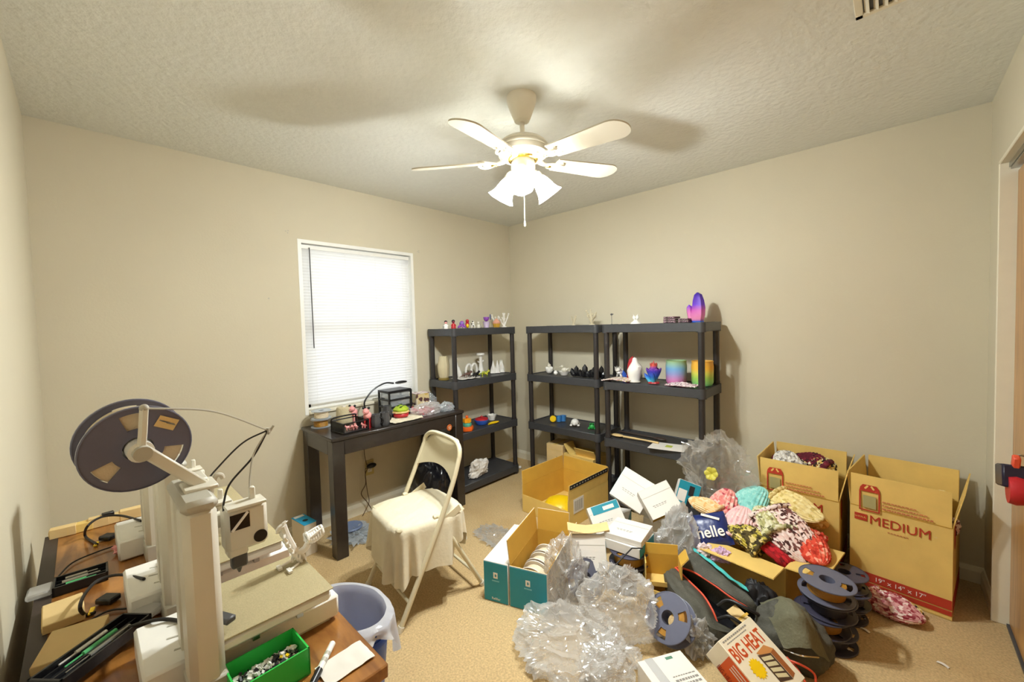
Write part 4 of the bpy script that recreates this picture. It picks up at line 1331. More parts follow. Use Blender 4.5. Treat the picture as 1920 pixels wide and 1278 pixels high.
# black cups / chain of black rings
for i, (px_, py_, h_) in enumerate(((705, 800, .085), (722, 797, .09), (727, 786, .1))):
    build('black_cup', ('black ribbed cup print beside the long-legged pink figurine', 'black ribbed cup print between two like it on the console table', 'black ribbed cup print touching the clear drawer tower')[i], 'cup', desk(px_, py_), [('cup', MB().lathe([(0, 0), (.024, 0), (.03, .01), (.033, h_ * .5), (.028, h_ - .01), (.031, h_), (.025, h_), (.022, .012), (0, .012)], 24, cap=False, mod=lambda t, k: 1 + .05 * math.cos(9 * t)), M['dgrey']), ('handle', MB().tube([(.03, 0, h_ * .25), (.05, 0, h_ * .4), (.048, 0, h_ * .65), (.028, 0, h_ * .78)], .005, 8, sub=4), BK)], R(40 + 60 * i), group='black cup prints')
dt = thing('drawer_tower', 'small clear drawer tower in a black frame on the console table', 'drawers', (.16, -1.50, DZ), R(2))
fr_ = MB()
for sx in (-1, 1):
    for sy in (-1, 1):
        fr_.box((sx * .07, sy * .095, .09), (.012, .012, .18))
for z_ in (.006, .062, .118, .176):
    for s in (-1, 1):
        fr_.box((s * .07, 0, z_), (.012, .19, .011)).box((0, s * .095, z_), (.14, .012, .011))
obj('frame', fr_, M['black'], dt, smooth=False)
obj('top_panel', MB().box((-.005, 0, .184), (.15, .2, .006), bev=.002), M['black'], dt)
for k in range(3):
    d_ = obj('drawer', MB().box((0, 0, .034 + k * .056), (.13, .172, .042), bev=.004), M['bluefilm'], dt)
    obj('drawer_pull', MB().box((.068, 0, .034 + k * .056), (.008, .04, .008), bev=.002), M['bluefilm'], d_)
gb = thing('gift_box', 'small box printed with brown and purple spots on the console table', 'box', (.13, -1.26, DZ), R(-3))
obj('carton', MB().box((0, 0, .06), (.1, .12, .12), bev=.002), ramp_mat('spotted_box', [(0, '#dcc796'), (.55, '#d4b25c'), (.66, '#ddd0b8'), (.8, '#5b3a3a'), (.87, '#e0d3b0')], 'V', nscale=38), gb)
obj('lid_flap', MB().box((0, 0, .1225), (.102, .122, .004)), ramp_mat('spotted_lid', [(0, '#e6d8d0'), (.6, '#cbb0bc'), (.8, '#7b4f5c')], 'V', nscale=45), gb)


def crumple(name, label, cat, loc, r, seed, m_, amp=.28, freq=3.2, nu=56, nv=34, rot=0, flat=True, group=None, sm=False, base=.0, parent=None, ridge=True):
    """crumpled closed bag lying on the plane z = 0 of its own frame"""
    off = Vector((seed * 3.17, seed * 1.31, seed * 2.71))

    def fn(d):
        q = d * freq + off
        q = q + Vector((noise.noise(q * .8), noise.noise(q * .8 + Vector((5, 0, 0))), noise.noise(q * .8 + Vector((0, 8, 0))))) * .5
        r1 = (1 - abs(noise.noise(q * .62))) ** 7
        r2 = (1 - abs(noise.noise(q * 1.3 + Vector((7, 3, 1))))) ** 6
        b = noise.noise(q * .45 + Vector((2, 9, 4)))
        return 1 - amp * .8 + amp * (.7 * r1 + .3 * r2) + amp * .9 * b
    mb = MB().ball((0, 0, 0), (r[0], r[1], r[2]), nu, nv, fn=fn)
    if flat:
        nvv = []
        for x, y, z in mb.v:
            z2 = z + r[2] * .55
            nvv.append((x, y, max(z2, .0015 + .002 * abs(noise.noise(Vector((x * 30, y * 30, 0)))))))
        mb.v = nvv
    o = obj(name, mb, m_, parent, loc, rot, smooth=sm, ang=50)
    if cat:
        tag(o, label, cat, group)
    return o


crumple('plastic_bag', 'small bluish plastic bag behind the spotted box on the console table', 'bag', (.16, -1.175, DZ), (.05, .05, .075), 3, M['bluefilm'], .3, 3, 36, 22)
pl_ = build('cloth_napkin', 'cream cloth spread over the front edge of the console table top', 'cloth', (.4, -1.585, DZ), [('cloth', MB().sheet(26, 18, lambda u_, v_: Vector(((u_ - .5) * .17, (v_ - .5) * .3 * (1 - .25 * u_), .006 + .014 * abs(noise.noise(Vector((u_ * 4, v_ * 5, 7)))))), .003), M['cloth'])])
bg_ = thing('burger_toy', 'green and red layered toy sandwich on the cream cloth', 'toy', (.36, -1.575, DZ + .018), R(10))
obj('bottom_layer', MB().lathe([(0, 0), (.05, 0), (.055, .014), (.05, .026), (0, .026)], 28, cap=False), M['red'], bg_)
obj('middle_layer', MB().lathe([(.05, .026), (.06, .032), (.055, .04), (0, .04)], 28, cap=False, mod=lambda t, k: 1 + .06 * math.cos(9 * t)), mat('bun_cream', '#dcb878', .6), bg_)
obj('top_layer', MB().lathe([(.05, .04), (.054, .052), (.035, .072), (0, .082)], 28, cap=False, mod=lambda t, k: 1 + .08 * math.cos(6 * t)), mat('lime', '#a5bd2c', .5), bg_)
obj('green_stripes', MB().box((.02, .0, .074), (.01, .07, .006), R(20)).box((-.012, .0, .08), (.01, .06, .006), R(20)), mat('dark_green', '#44661c', .5), bg_)
crumple('plastic_bag', 'clear bag of pink and red pieces on the console table', 'bag', (.37, -1.36, DZ), (.09, .14, .055), 5, M['film2'], .3, 3.2, 48, 28)
rnd = random.Random(11)
for k in range(9):
    build('pink_piece', 'pink or red plastic piece inside the clear bag on the table', 'piece', Vector((.36 + rnd.uniform(-.045, .05), -1.37 + rnd.uniform(-.07, .07), DZ + .004)), [('piece', beast(.035 + .02 * rnd.random(), .045, k, False), mat('bagged_pink_%d' % k, rnd.choice(('#e0415c', '#d8506a', '#f08a98', '#c8283c')), .5))], rnd.random() * 6, group='pieces in the clear bag on the console table')
crumple('plastic_bag', 'clear bag with blue contents at the console table end', 'bag', (.41, -1.205, DZ), (.06, .07, .045), 8, M['bluefilm'], .3, 3, 36, 22)
build('red_thimble', 'small red ribbed thimble standing on the console table end', 'thimble', (.36, -1.14, DZ), [('shell', MB().lathe([(0, 0), (.014, 0), (.015, .02), (.012, .026), (0, .028)], 20, cap=False, mod=lambda t, k: 1 + .04 * math.cos(10 * t)), M['red'])])
st = build('pumpkin_sticker', 'orange round pumpkin ornament hung on the console table apron', 'ornament', U(842, 801, X=.503) + Vector((.004, 0, 0)), [('disc', MB().lathe([(0, -.003), (.022, -.003), (.024, 0), (.022, .003), (0, .003)], 20, Matrix.Rotation(R(90), 4, 'Y'), cap=False, mod=lambda t, k: 1 + .05 * math.cos(8 * t)), mat('pumpkin', '#b8602a', .5)), ('face', MB().box((.004, -.006, .004), (.001, .006, .008)).box((.004, .006, .004), (.001, .006, .008)).box((.004, 0, -.008), (.001, .016, .004)), M['cream'])])
# under and beside the console table
crumple('rubbish_bag', 'black plastic rubbish bag slumped under the console table end', 'bag', (.38, -1.345, 0), (.19, .13, .28), 12, M['binbag'], .22, 2.6, 56, 34, sm=True)
crumple('crumpled_paper', 'ball of crumpled white paper on the lowest shelf tier', 'paper', on1(897, 0, .28, 885), (.06, .12, .11), 14, M['paper'], .35, 2.4, 36, 22)
build('paper_ball', 'tiny crumpled white paper ball on the carpet by the corner shelf', 'paper', U(975, 876, Z=.016) - Vector((0, 0, .012)), [('ball', MB().ball((0, 0, .014), .015, 12, 8, fn=lambda d: 1 + .25 * noise.noise(d * 4)), M['paper'])])
bb_ = thing('adhesive_box', 'small white box with a bright blue top beside the console table leg', 'box', (.215, -2.215, 0), R(6))
obj('carton', MB().box((0, 0, .099), (.17, .075, .198), bev=.002), mat('greyish_card', '#d8cdb8', .6), bb_)
obj('blue_top', MB().box((0, 0, .1995), (.172, .077, .003)), M['sky'], bb_)
obj('top_mark', MB().cyl((.02, 0, .201), (.02, 0, .2022), .016, n=20), M['blackink'], bb_)
obj('white_strip', MB().box((-.065, 0, .2015), (.03, .06, .001)), M['whiteink'], bb_)
crumple('mesh_netting', 'bluish white plastic netting heap on the carpet under the console table', 'netting', (.3, -1.93, 0), (.16, .15, .05), 15, M['bluefilm'], .5, 6, 64, 30)
build('blue_saucer', 'slate blue round saucer lying on the plastic netting', 'saucer', (.28, -1.94, .062), [('saucer', MB().lathe([(0, 0), (.07, 0), (.075, .008), (.07, .016), (.06, .012), (0, .01)], 28, cap=False), mat('slate_blue', '#6d7c9c', .5))])

# ------------------------------------------------------------------ boxes on the lowest tier of the corner shelf
bx_ = thing('carton', 'small tan carton with a black mark on the lowest tier of the corner shelf', 'box', (.755, -.2, SZ[0]), R(4))
obj('carton_body', MB().box((0, 0, .125), (.17, .2, .25), bev=.003), M['card_lt'], bx_)
obj('tape_seam', MB().box((0, -.1008, .2), (.168, .001, .002)).box((0, 0, .2505), (.03, .2, .001)), M['card'], bx_)
obj('printed_mark', MB().box((.04, -.101, .14), (.04, .001, .01)).box((.04, -.101, .12), (.04, .001, .01)).box((.028, -.101, .13), (.012, .001, .02)).box((.05, -.101, .13), (.012, .001, .02)), M['blackink'], bx_)
bx_ = thing('carton', 'shadowed brown open carton on the lowest tier of the corner shelf', 'box', (1.03, -.2, SZ[0]), R(-2))
obj('carton_body', MB().box((0, 0, .1), (.3, .24, .2)), M['card'], bx_)
obj('flap', MB().box((-.12, -.06, .24), (.004, .12, .1), Matrix.Rotation(R(-35), 3, 'Y')), M['card'], bx_)
obj('flap', MB().box((.06, -.1, .23), (.2, .004, .09), Matrix.Rotation(R(30), 3, 'X')), M['card'], bx_)
# ------------------------------------------------------------------ cartons
def carton(label, w_, d_, h_, loc, rot, flaps, fl=.16, m_out='card', m_in='card_in', walls=None, name='carton', group=None, low=None):
    """open box, front is local -y; flaps: {'front'|'back'|'left'|'right': outward angle from upright in degrees}
    low: {'front': height} for a side cut down"""
    t = thing(name, label, 'box', loc, rot, group)
    th = .005
    low = low or {}
    mo, mi_ = M[m_out], M[m_in]
    b = MB().box((0, 0, th / 2), (w_, d_, th))
    for nm, s, ax in (('front', -1, 1), ('back', 1, 1), ('left', -1, 0), ('right', 1, 0)):
        hh = low.get(nm, h_)
        ln = (w_ if ax else d_ - .0)
        for k, m_i in ((0, 0), (1, 1)):
            off = (d_ if ax else w_) / 2 - th * .25 - k * th * .5
            c = (0, s * off, hh / 2) if ax else (s * off, 0, hh / 2)
            b.box(c, (ln - (.012 if not ax else 0) - k * .004, th * .5, hh) if ax else (th * .5, ln - .002 - k * .004, hh), None, m_i)
    obj('carton_body', b, [mo, mi_], t, smooth=False)
    for nm, ang in flaps.items():
        hh = low.get(nm, h_)
        ax = nm in ('front', 'back')
        s = -1 if nm in ('front', 'left') else 1
        ln = (w_ if ax else d_) - .008
        f_ = MB()
        l_ = fl[nm] if isinstance(fl, dict) else fl
        f_.box((0, -.00125, l_ / 2), (ln, .0025, l_), None, 0).box((0, .00125, l_ / 2), (ln - .003, .0025, l_ - .002), None, 1)
        o = obj('flap', f_, [mo, mi_], t, smooth=False)
        zr = {'front': 0, 'back': PI, 'left': -PI / 2, 'right': PI / 2}[nm]
        pos = (0, s * (d_ / 2 - .002), hh) if ax else (s * (w_ / 2 - .002), 0, hh)
        o.matrix_local = Matrix.Translation(pos) @ Matrix.Rotation(zr, 4, 'Z') @ Matrix.Rotation(R(ang), 4, 'X')
    return t


def moving_box(label, cx, cy, rot, full=True):
    w_, d_, h_ = .365, .40, .43
    t = carton(label, w_, d_, h_, (cx, cy, 0), rot, {'front': 2, 'back': 4, 'left': 5, 'right': 12}, .165, 'card', 'card', name='moving_box', group='tan moving boxes by the wall')
    fy = -d_ / 2 - .003
    L = -w_ / 2
    up = (R(90), 0, 0)
    lg = MB()
    x0, x1, z0_, z1_ = L + .038, L + .118, .415, .55

    def bar(a, b, c, d):
        lg.box(((a + b) / 2, fy - .006, (c + d) / 2), (b - a, .0008, d - c))
    bar(x0, x0 + .006, z0_, z1_ - .035)
    bar(x1 - .006, x1, z0_, z1_ - .035)
    bar(x0, x1, z0_, z0_ + .006)
    lg.prism([(x0, .0), (x1, 0), (x1 - .004, .02), (x1 - .014, .034), (x0 + .014, .034), (x0 + .004, .02)], -.0004, .0004, Matrix.Translation((0, fy - .0065, z1_ - .036)) @ Matrix.Rotation(R(90), 4, 'X'))
    obj('house_logo', lg, M['redink'], t, smooth=False)
    obj('logo_window', MB().box(((x0 + x1) / 2, fy - .006, .462), (.05, .0008, .062)), mat('sage_print', '#a89f6c', .7), t)
    obj('logo_knot', MB().box(((x0 + x1) / 2 - .012, fy - .0075, .536), (.008, .0006, .02), Matrix.Rotation(R(35), 3, 'Y')).box(((x0 + x1) / 2 + .012, fy - .0075, .536), (.008, .0006, .02), Matrix.Rotation(R(-35), 3, 'Y')), M['card'], t)
    ln = MB()
    for k, (a, b) in enumerate(((.0, .12), (.0, .15), (.0, .17))):
        rr = random.Random(k)
        x = x1 + .008
        while x < x1 + .008 + b:
            q = .006 + .009 * rr.random()
            ln.box((x + q / 2, fy - .006, .478 - k * .017), (q, .0006, .005 if k < 2 else .007))
            x += q + .003
    obj('printed_lines', ln, M['redink2'], t, smooth=False)
    bg2 = obj('badge', MB().box((L + .044, fy - .001, .376), (.05, .0008, .034), bev=.0003), M['redink'], t)
    text('badge_lettering', 'U-HAUL', M['card'], bg2, .012, (L + .0215, fy - .0018, .372), up)
    text('size_lettering', 'MEDIUM', M['redink'], t, .062, (L + .076, fy - .001, .352), up, sx=.95)
    sm = MB()
    for k in range(7):
        sm.box((L + .15 + k * .011, fy - .001, .33), (.008, .0006, .004))
    obj('small_print', sm, M['redink2'], t, smooth=False)
    bands = MB().box((0, fy, .073), (w_ - .002, .001, .044)).box((0, fy, .034), (w_ - .002, .001, .022))
    bands.box((w_ / 2 + .0005, 0, .073), (.001, d_ - .002, .044)).box((w_ / 2 + .0005, 0, .034), (.001, d_ - .002, .022))
    obj('red_band', bands, M['redink'], t, smooth=False)
    text('dimension_lettering', '19" x 14" x 17"', M['whiteink'], t, .03, (-.085, fy - .0012, .0625), up)
    obj('side_mark', MB().lathe([(0, -.0005), (.028, -.0005), (.028, .0005), (0, .0005)], 24, Matrix.Translation((w_ / 2 + .001, -.11, .36)) @ Matrix.Rotation(R(90), 4, 'Y') @ Matrix.Diagonal((2.0, 1, 1, 1)), cap=False), M['redink'], t)
    obj('crease', MB().box((0, fy + .0004, .43), (w_ - .004, .0008, .0025)), M['card_in'], t)
    return t


moving_box('tan moving box with MEDIUM lettering fully in view beside the closet', 3.0, -.258, R(-7.5))
moving_box('tan moving box half hidden behind the heap of knitted hats', 2.572, -.25, R(-1))

# big open carton with a yellow thing inside, before the corner shelf
bc = carton('large open brown carton with black printed tape before the corner shelf', .43, .5, .2, (1.145, -.67, 0), R(-2), {'left': 3, 'back': 3, 'right': 4}, .105, 'card', 'card_in', low={'front': .13})
obj('printed_tape', MB().box((.2235, .0, .288), (.001, .47, .03), Matrix.Rotation(R(4), 3, 'Y')), M['blackink'], bc)
tpm = MB()
for k in range(14):
    tpm.box((.2245, -.22 + k * .033, .288), (.0008, .012, .008), Matrix.Rotation(R(4), 3, 'Y'))
obj('tape_lettering', tpm, M['grey'], bc, smooth=False)
lbx = obj('shipping_label', MB().box((.2165, -.13, .14), (.001, .12, .1)), M['paper'], bc)
lp = MB()
for k in range(9):
    lp.box((.2175, -.175 + k * .011, .14), (.0006, .005 if k % 2 else .003, .07))
obj('barcode', lp, M['greyink'], lbx, smooth=False)
hc_ = thing('yellow_bowl', 'bright yellow scalloped plastic bowl upside down in the brown carton', 'bowl', (1.19, -.80, .0055), R(20))
obj('bowl_shell', MB().lathe([(.13, .0), (.135, .03), (.125, .075), (.095, .115), (.05, .135), (0, .14)], 48, cap=False, mod=lambda t, k: 1 + (.06 * math.cos(9 * t) if k < 2 else 0)), M['yellow'], hc_)
obj('bowl_rim', MB().lathe([(.128, .0), (.142, .004), (.142, .01), (.13, .014)], 48, cap=False, mod=lambda t, k: 1 + .06 * math.cos(9 * t)), M['yellow'], hc_)

# teal refill boxes standing side by side
e1, e2 = Vector((.943, .333, 0)), Vector((-.333, .943, 0))
rz = math.atan2(.333, .943)
base = Vector((1.426, -1.776, 0))


def teal_front(t, w_, d_, h_):
    y = -d_ / 2 - .0035
    obj('teal_panel', MB().box((0, y + .001, h_ / 2), (w_ - .006, .0015, h_ - .008)), M['teal'], t)
    lg = obj('square_logo', MB().box((.0, y - .0004, h_ * .68), (.024, .0008, .03), bev=.0002), M['whiteink'], t)
    obj('logo_mark', MB().box((0, y - .001, h_ * .68), (.006, .0006, .014)).box((.002, y - .001, h_ * .68), (.012, .0006, .003)), M['teal'], lg)
    sm = MB()
    for k in range(6):
        sm.box((-.017 + k * .0068, y - .0004, h_ * .545), (.005, .0008, .006))
    obj('small_lettering', sm, mat('pale_teal_ink', '#8fd2dc', .5), t, smooth=False)
    text('lettering', 'Refiller', M['whiteink'], t, .017, (-.024, y - .0004, h_ * .07), (R(90), 0, 0))


c_ = base + e1 * .07 + e2 * .2
tb = thing('refill_box', 'closed white box with a teal front standing on the carpet', 'box', c_, rz)
obj('carton_body', MB().box((0, 0, .103), (.138, .4, .206), bev=.002), M['paper'], tb)
teal_front(tb, .138, .4, .206)
c_ = base + e1 * .246 + e2 * .2
tb = carton('open white box with a teal front and raised brown flaps', .2, .4, .206, c_, rz, {'left': 6, 'back': 6, 'right': 28}, {'left': .125, 'back': .12, 'right': .09}, 'paper', 'card_in', name='refill_box')
teal_front(tb, .2, .4, .206)
for k in range(3):
    s_ = spool('white wrapped spool standing inside the open teal-fronted box', .085, .055, M['paper'], M['fil_cream'], .8, 0, group='white spools in the teal-fronted box', name='wrapped_spool')
    aim(s_, c_ + e2 * (-.1 + .085 * k) + Vector((0, 0, .098)), e2 + Vector((.1, .1, .12)))


# ------------------------------------------------------------------ thin filament boxes
def face_frame(px, py, z, yaw, tilt, roll):
    p = U(px, py, Z=z)
    d = CAM - p
    ya = math.atan2(d.y, d.x) + PI / 2 + R(yaw)
    return Matrix.Translation(p) @ Matrix.Rotation(ya, 4, 'Z') @ Matrix.Rotation(R(-tilt), 4, 'X') @ Matrix.Rotation(R(roll), 4, 'Y')


def thin_box(label, Mx, w_=.2, h_=.2, t_=.07, teal=('right',), open_bottom=False, marks=True, group='white filament boxes in the heap', front='paper'):
    """front face centre at the origin of Mx, facing local -y"""
    t = thing('filament_box', label, 'box', group=group)
    t.matrix_world = Mx
    mb = MB()
    if open_bottom:
        for s in (-1, 1):
            mb.box((s * (w_ / 2 - .001), t_ / 2, 0), (.002, t_, h_)).box((0, t_ / 2 + s * (t_ / 2 - .001), 0), (w_, .002, h_))
        mb.box((0, t_ / 2, h_ / 2 - .001), (w_, t_, .002))
    else:
        mb.box((0, t_ / 2, 0), (w_, t_, h_), bev=.0015)
    obj('carton_body', mb, M[front], t, smooth=False)
    if open_bottom:
        obj('inner_lining', MB().box((0, .0025, 0), (w_ - .006, .001, h_ - .004)).box((0, t_ - .0032, 0), (w_ - .006, .001, h_ - .004)), M['card_in'], t)
    for s, nm in ((-1, 'left'), (1, 'right')):
        if nm in teal:
            obj('teal_side', MB().box((s * (w_ / 2 + .0005), t_ / 2, 0), (.001, t_ - .006, h_ - .006)), M['teal'], t)
    if 'front' in teal:
        obj('teal_front', MB().box((0, -.0005, 0), (w_ - .004, .001, h_ - .004)), M['teal'], t)
        obj('white_label', MB().box((-w_ * .25, -.0015, -.02), (.05, .001, .07)), M['whiteink'], t)
        obj('punched_slot', MB().box((w_ * .12, -.0015, .02), (.03, .001, .06)), M['blackink'], t)
        obj('punched_slot', MB().box((w_ * .15, -.0015, -.055), (.03, .001, .05)), M['blackink'], t)
    if 'top' in teal:
        obj('teal_top', MB().box((0, t_ / 2, h_ / 2 + .0005), (w_ - .004, t_ - .004, .001)), M['teal'], t)
        obj('white_label', MB().box((.03, t_ / 2, h_ / 2 + .0015), (.07, .03, .001)), M['whiteink'], t)
    if marks and 'front' not in teal:
        obj('tuck_seam', MB().box((0, -.0006, h_ * .22), (w_ * .96, .0006, .0018)), M['grey'], t)
        ml = MB()
        for k in range(5):
            ml.box((-.05 + k * .018, -.0006, -h_ * .12), (.013, .0006, .003)).box((-.045 + k * .016, -.0006, -h_ * .17), (.011, .0006, .0025))
        obj('printed_lines', ml, M['greyink'], t, smooth=False)
    return t


def flat_box(label, x, y, z, rz, w_=.2, d_=.2, t_=.07, teal=('right',), group='white filament boxes in the heap'):
    Mx = Matrix.Translation((x, y, z + t_)) @ Matrix.Rotation(R(rz), 4, 'Z') @ Matrix.Rotation(R(-90), 4, 'X')
    return thin_box(label, Mx, w_, d_, t_, teal, group=group)


# low stacks that carry the loose boxes
flat_box('white filament box lying lowest before the corner shelf and the big carton', 1.60, -.78, .001, 12)
flat_box('white filament box lying second in the stack beside the big brown carton', 1.61, -.775, .0725, 20)
flat_box('white filament box with a teal side lying lowest before the rainbow pot shelf', 1.88, -.60, .001, -8, teal=('left', 'right'))
flat_box('white filament box lying second in the stack before the rainbow pot shelf', 1.885, -.605, .0725, -3)
flat_box('white filament box lying third in the stack before the rainbow pot shelf', 1.875, -.60, .144, -12)
eb = thin_box('white filament box with a teal label top leaning on the big brown carton', face_frame(1138, 968, .22, 8, 38, -18), .2, .16, .07, ('top',))
obj('teal_strip', MB().box((.01, -.0008, .052), (.17, .001, .05)), M['teal'], eb)
obj('white_label', MB().box((.03, -.0016, .05), (.07, .001, .022)), M['whiteink'], eb)
thin_box('large white filament box standing tilted on a corner above the heap', face_frame(1186, 917, .365, -4, 34, 28), .21, .2, .06, ('left',))
thin_box('white open-ended filament box with brown lining leaning against the tilted one', face_frame(1237, 936, .36, 6, 40, -27), .19, .17, .07, (), True)
thin_box('bright teal filament box with punched slots at the end of the heap', face_frame(1290, 925, .33, 14, 22, 20), .13, .14, .06, ('front',))
thin_box('white filament box standing upright on its edge with a teal side', face_frame(1105, 1036, .185, 2, 22, -2), .175, .17, .075, ('right',))
fx = face_frame(1105, 1036, .185, 2, 22, -2)
op = thing('torn_flap', 'loose beige cardboard strip bent over the upright filament box', 'cardboard', fx @ Vector((0, .03, .1)))
op.rotation_euler = (0, 0, R(38))
obj('strip', MB().sheet(10, 4, lambda u_, v_: Vector(((u_ - .5) * .22, (v_ - .5) * .09, .012 + .05 * abs(u_ - .45) ** 1.4)), .003), M['card_lt'], op)
# stack of dark spools carrying two flat boxes
for k in range(3):
    s_ = spool(['dark spool lying flat at the bottom of the stack under two white boxes', 'dark spool lying second in the stack under two white boxes', 'dark spool with gold filament lying on top under two white boxes'][k], .1, .06, M['spool_dk'], (M['fil_dark'], M['fil_dark'], M['fil_gold'])[k], .75, 4, group='dark spools lying in stacks')
    s_.location = (1.925 + .006 * k, -1.19 - .004 * k, .0345 + .0675 * k)
    s_.rotation_euler = (0, 0, k * .6)
flat_box('white filament box lying on the stack of dark spools', 1.92, -1.165, .205, 4, t_=.05)
flat_box('white filament box on top of another above the dark spools', 1.915, -1.155, .2565, 8, t_=.03, teal=())
bcx = carton('small brown carton on the carpet under another open carton', .17, .15, .095, (2.1, -1.21, 0), R(10), {}, .05, 'card', 'card_in')
bc2 = carton('small open brown carton tipped above the dark spools', .17, .1, .11, (2.115, -1.19, .1), R(30), {'right': 40, 'back': 10}, .05, 'card', 'card_in', low={'front': .02})
obj('flap_tab', MB().box((0, -.052, .012), (.15, .003, .022)), M['card'], bc2)
# loose spools
r0, r1_ = U(1188, 1024, Z=.27), U(1108, 1106, Z=.16)
rd = thing('metal_rod', 'thin black metal rod leaning across the stack of dark spools', 'rod', r1_)
obj('rod', MB().tube([(0, 0, 0), (r0 - r1_) * .5, (r0 - r1_) * .96, (r0 - r1_) + Vector((.04, .02, -.004))], .0035, 8), M['black'], rd)
obj('rod_ring', MB().tube([Vector((.016 * math.cos(a_), .016 * math.sin(a_) * .7, -.012 + .012 * math.sin(a_))) for a_ in [2 * PI * k / 12 for k in range(12)]], .0025, 6, closed=True), M['chrome'], rd)
s_ = spool('blue-grey spool with gold filament standing tilted beside the clear bags', .098, .062, M['spool'], M['fil_gold'], .72, 3, group='grey-blue spools in the heap', off=4)
c_ = Vector((2.262, -1.452, .118))
aim(s_, c_, (CAM - c_).normalized() - _r * .75 + _u * .5, R(35))
s_ = spool('blue-grey spool leaning under the upright white filament box', .09, .05, M['spool'], None, .7, 3, group='grey-blue spools in the heap', off=8)
c_ = Vector((1.80, -1.42, .092))
aim(s_, c_, (CAM - c_).normalized() + _r * .9 + _u * .1, R(80))
lr_ = random.Random(2)
labs = ['dark spool lying lowest in the stack behind the black pouch', 'dark spool lying second in the stack behind the black pouch', 'dark spool lying third in the stack behind the black pouch', 'blue-grey spool with gold filament topping the stack behind the black pouch']
for k in range(4):
    s_ = spool(labs[k], .1, .06, M['spool_dk'] if k < 3 else M['spool'], M['fil_gold'] if k in (1, 3) else M['fil_dark'], .66, 4 if k < 3 else 2, group='dark spools lying in stacks', off=3)
    s_.location = (2.745 + lr_.uniform(-.012, .012), -.985 + lr_.uniform(-.012, .012), .0345 + .0675 * k)
    s_.rotation_euler = (0, R(-4) if k == 3 else 0, k)
    if k == 3:
        s_.location.z += .008
for k in range(3):
    s_ = spool(['dark spool lying lowest beside the moving box', 'dark spool lying second beside the moving box', 'dark spool lying uppermost beside the moving box'][k], .088, .058, M['spool_dk'], M['fil_dark'], .7, 4, group='dark spools lying in stacks')
    s_.location = (2.79 + .01 * (k % 2), -.735 + .012 * k, .0335 + .0655 * k)
    s_.rotation_euler = (0, 0, k * .8)

# ------------------------------------------------------------------ clear plastic bags and film
BG = 'clear plastic bags in the heap'
crumple('clear_bag', 'tall clear plastic bag leaning on the open teal-fronted box', 'bag', (1.76, -1.53, 0), (.12, .13, .225), 31, M['film3'], .26, 2.6, 120, 76, group=BG)
crumple('clear_bag', 'flattened clear plastic bag spread on the carpet before the heap', 'bag', (1.93, -1.775, 0), (.24, .22, .085), 32, M['film3'], .3, 3.0, 150, 80, group=BG)
crumple('clear_bag', 'puffed clear plastic bag with sharp folds beside the blue-grey spool', 'bag', (2.04, -1.49, 0), (.19, .18, .17), 33, M['film3'], .28, 2.8, 140, 84, group=BG)
crumple('clear_bag', 'small clear plastic bag crushed beside the white printed box', 'bag', (2.125, -1.745, 0), (.12, .14, .08), 34, M['film3'], .32, 3.2, 100, 60, group=BG)
crumple('clear_bag', 'clear plastic bag crushed between the black holdall and the heater box', 'bag', (2.34, -1.40, 0), (.085, .08, .1), 35, M['film2'], .4, 4.2, 56, 32, group=BG)
crumple('plastic_bag', 'milky crumpled plastic bag beside the navy lettered bag', 'bag', (2.10, -.93, .0), (.15, .13, .24), 36, M['film2'], .28, 3.0, 120, 76, group=BG)
sh = crumple('plastic_film', 'tall sheet of clear film standing before the shelf end', 'film', (2.185, -.515, .27), (.22, .055, .25), 37, M['film'], .3, 3.0, 140, 84, flat=False)
sh.location.z = .47
build('yellow_flower', 'small yellow-green star ribbon caught in the standing clear film', 'ribbon', U(1335, 888, Y=-.575), [('ribbon', petals(.05, .045, 6, 0, 1.1), mat('yellow_green', '#c9c04a', .5))], (R(70), 0, 0))
crumple('plastic_film', 'thin clear film lying on the carpet between chair and teal box', 'film', (1.06, -1.32, 0), (.2, .13, .025), 38, M['film'], .45, 4, 60, 26)

# ------------------------------------------------------------------ carton of knitted hats
hcar = carton('open brown carton heaped with knitted hats', .34, .34, .24, (2.45, -.755, 0), R(-8), {'front': 88, 'right': 86, 'back': 5}, {'front': .14, 'right': .15, 'back': .08}, 'card', 'card')


def yarn(name, stops, sc, mode='V'):
    m_ = ramp_mat(name, stops, mode, nscale=sc, rough=.95)
    return m_


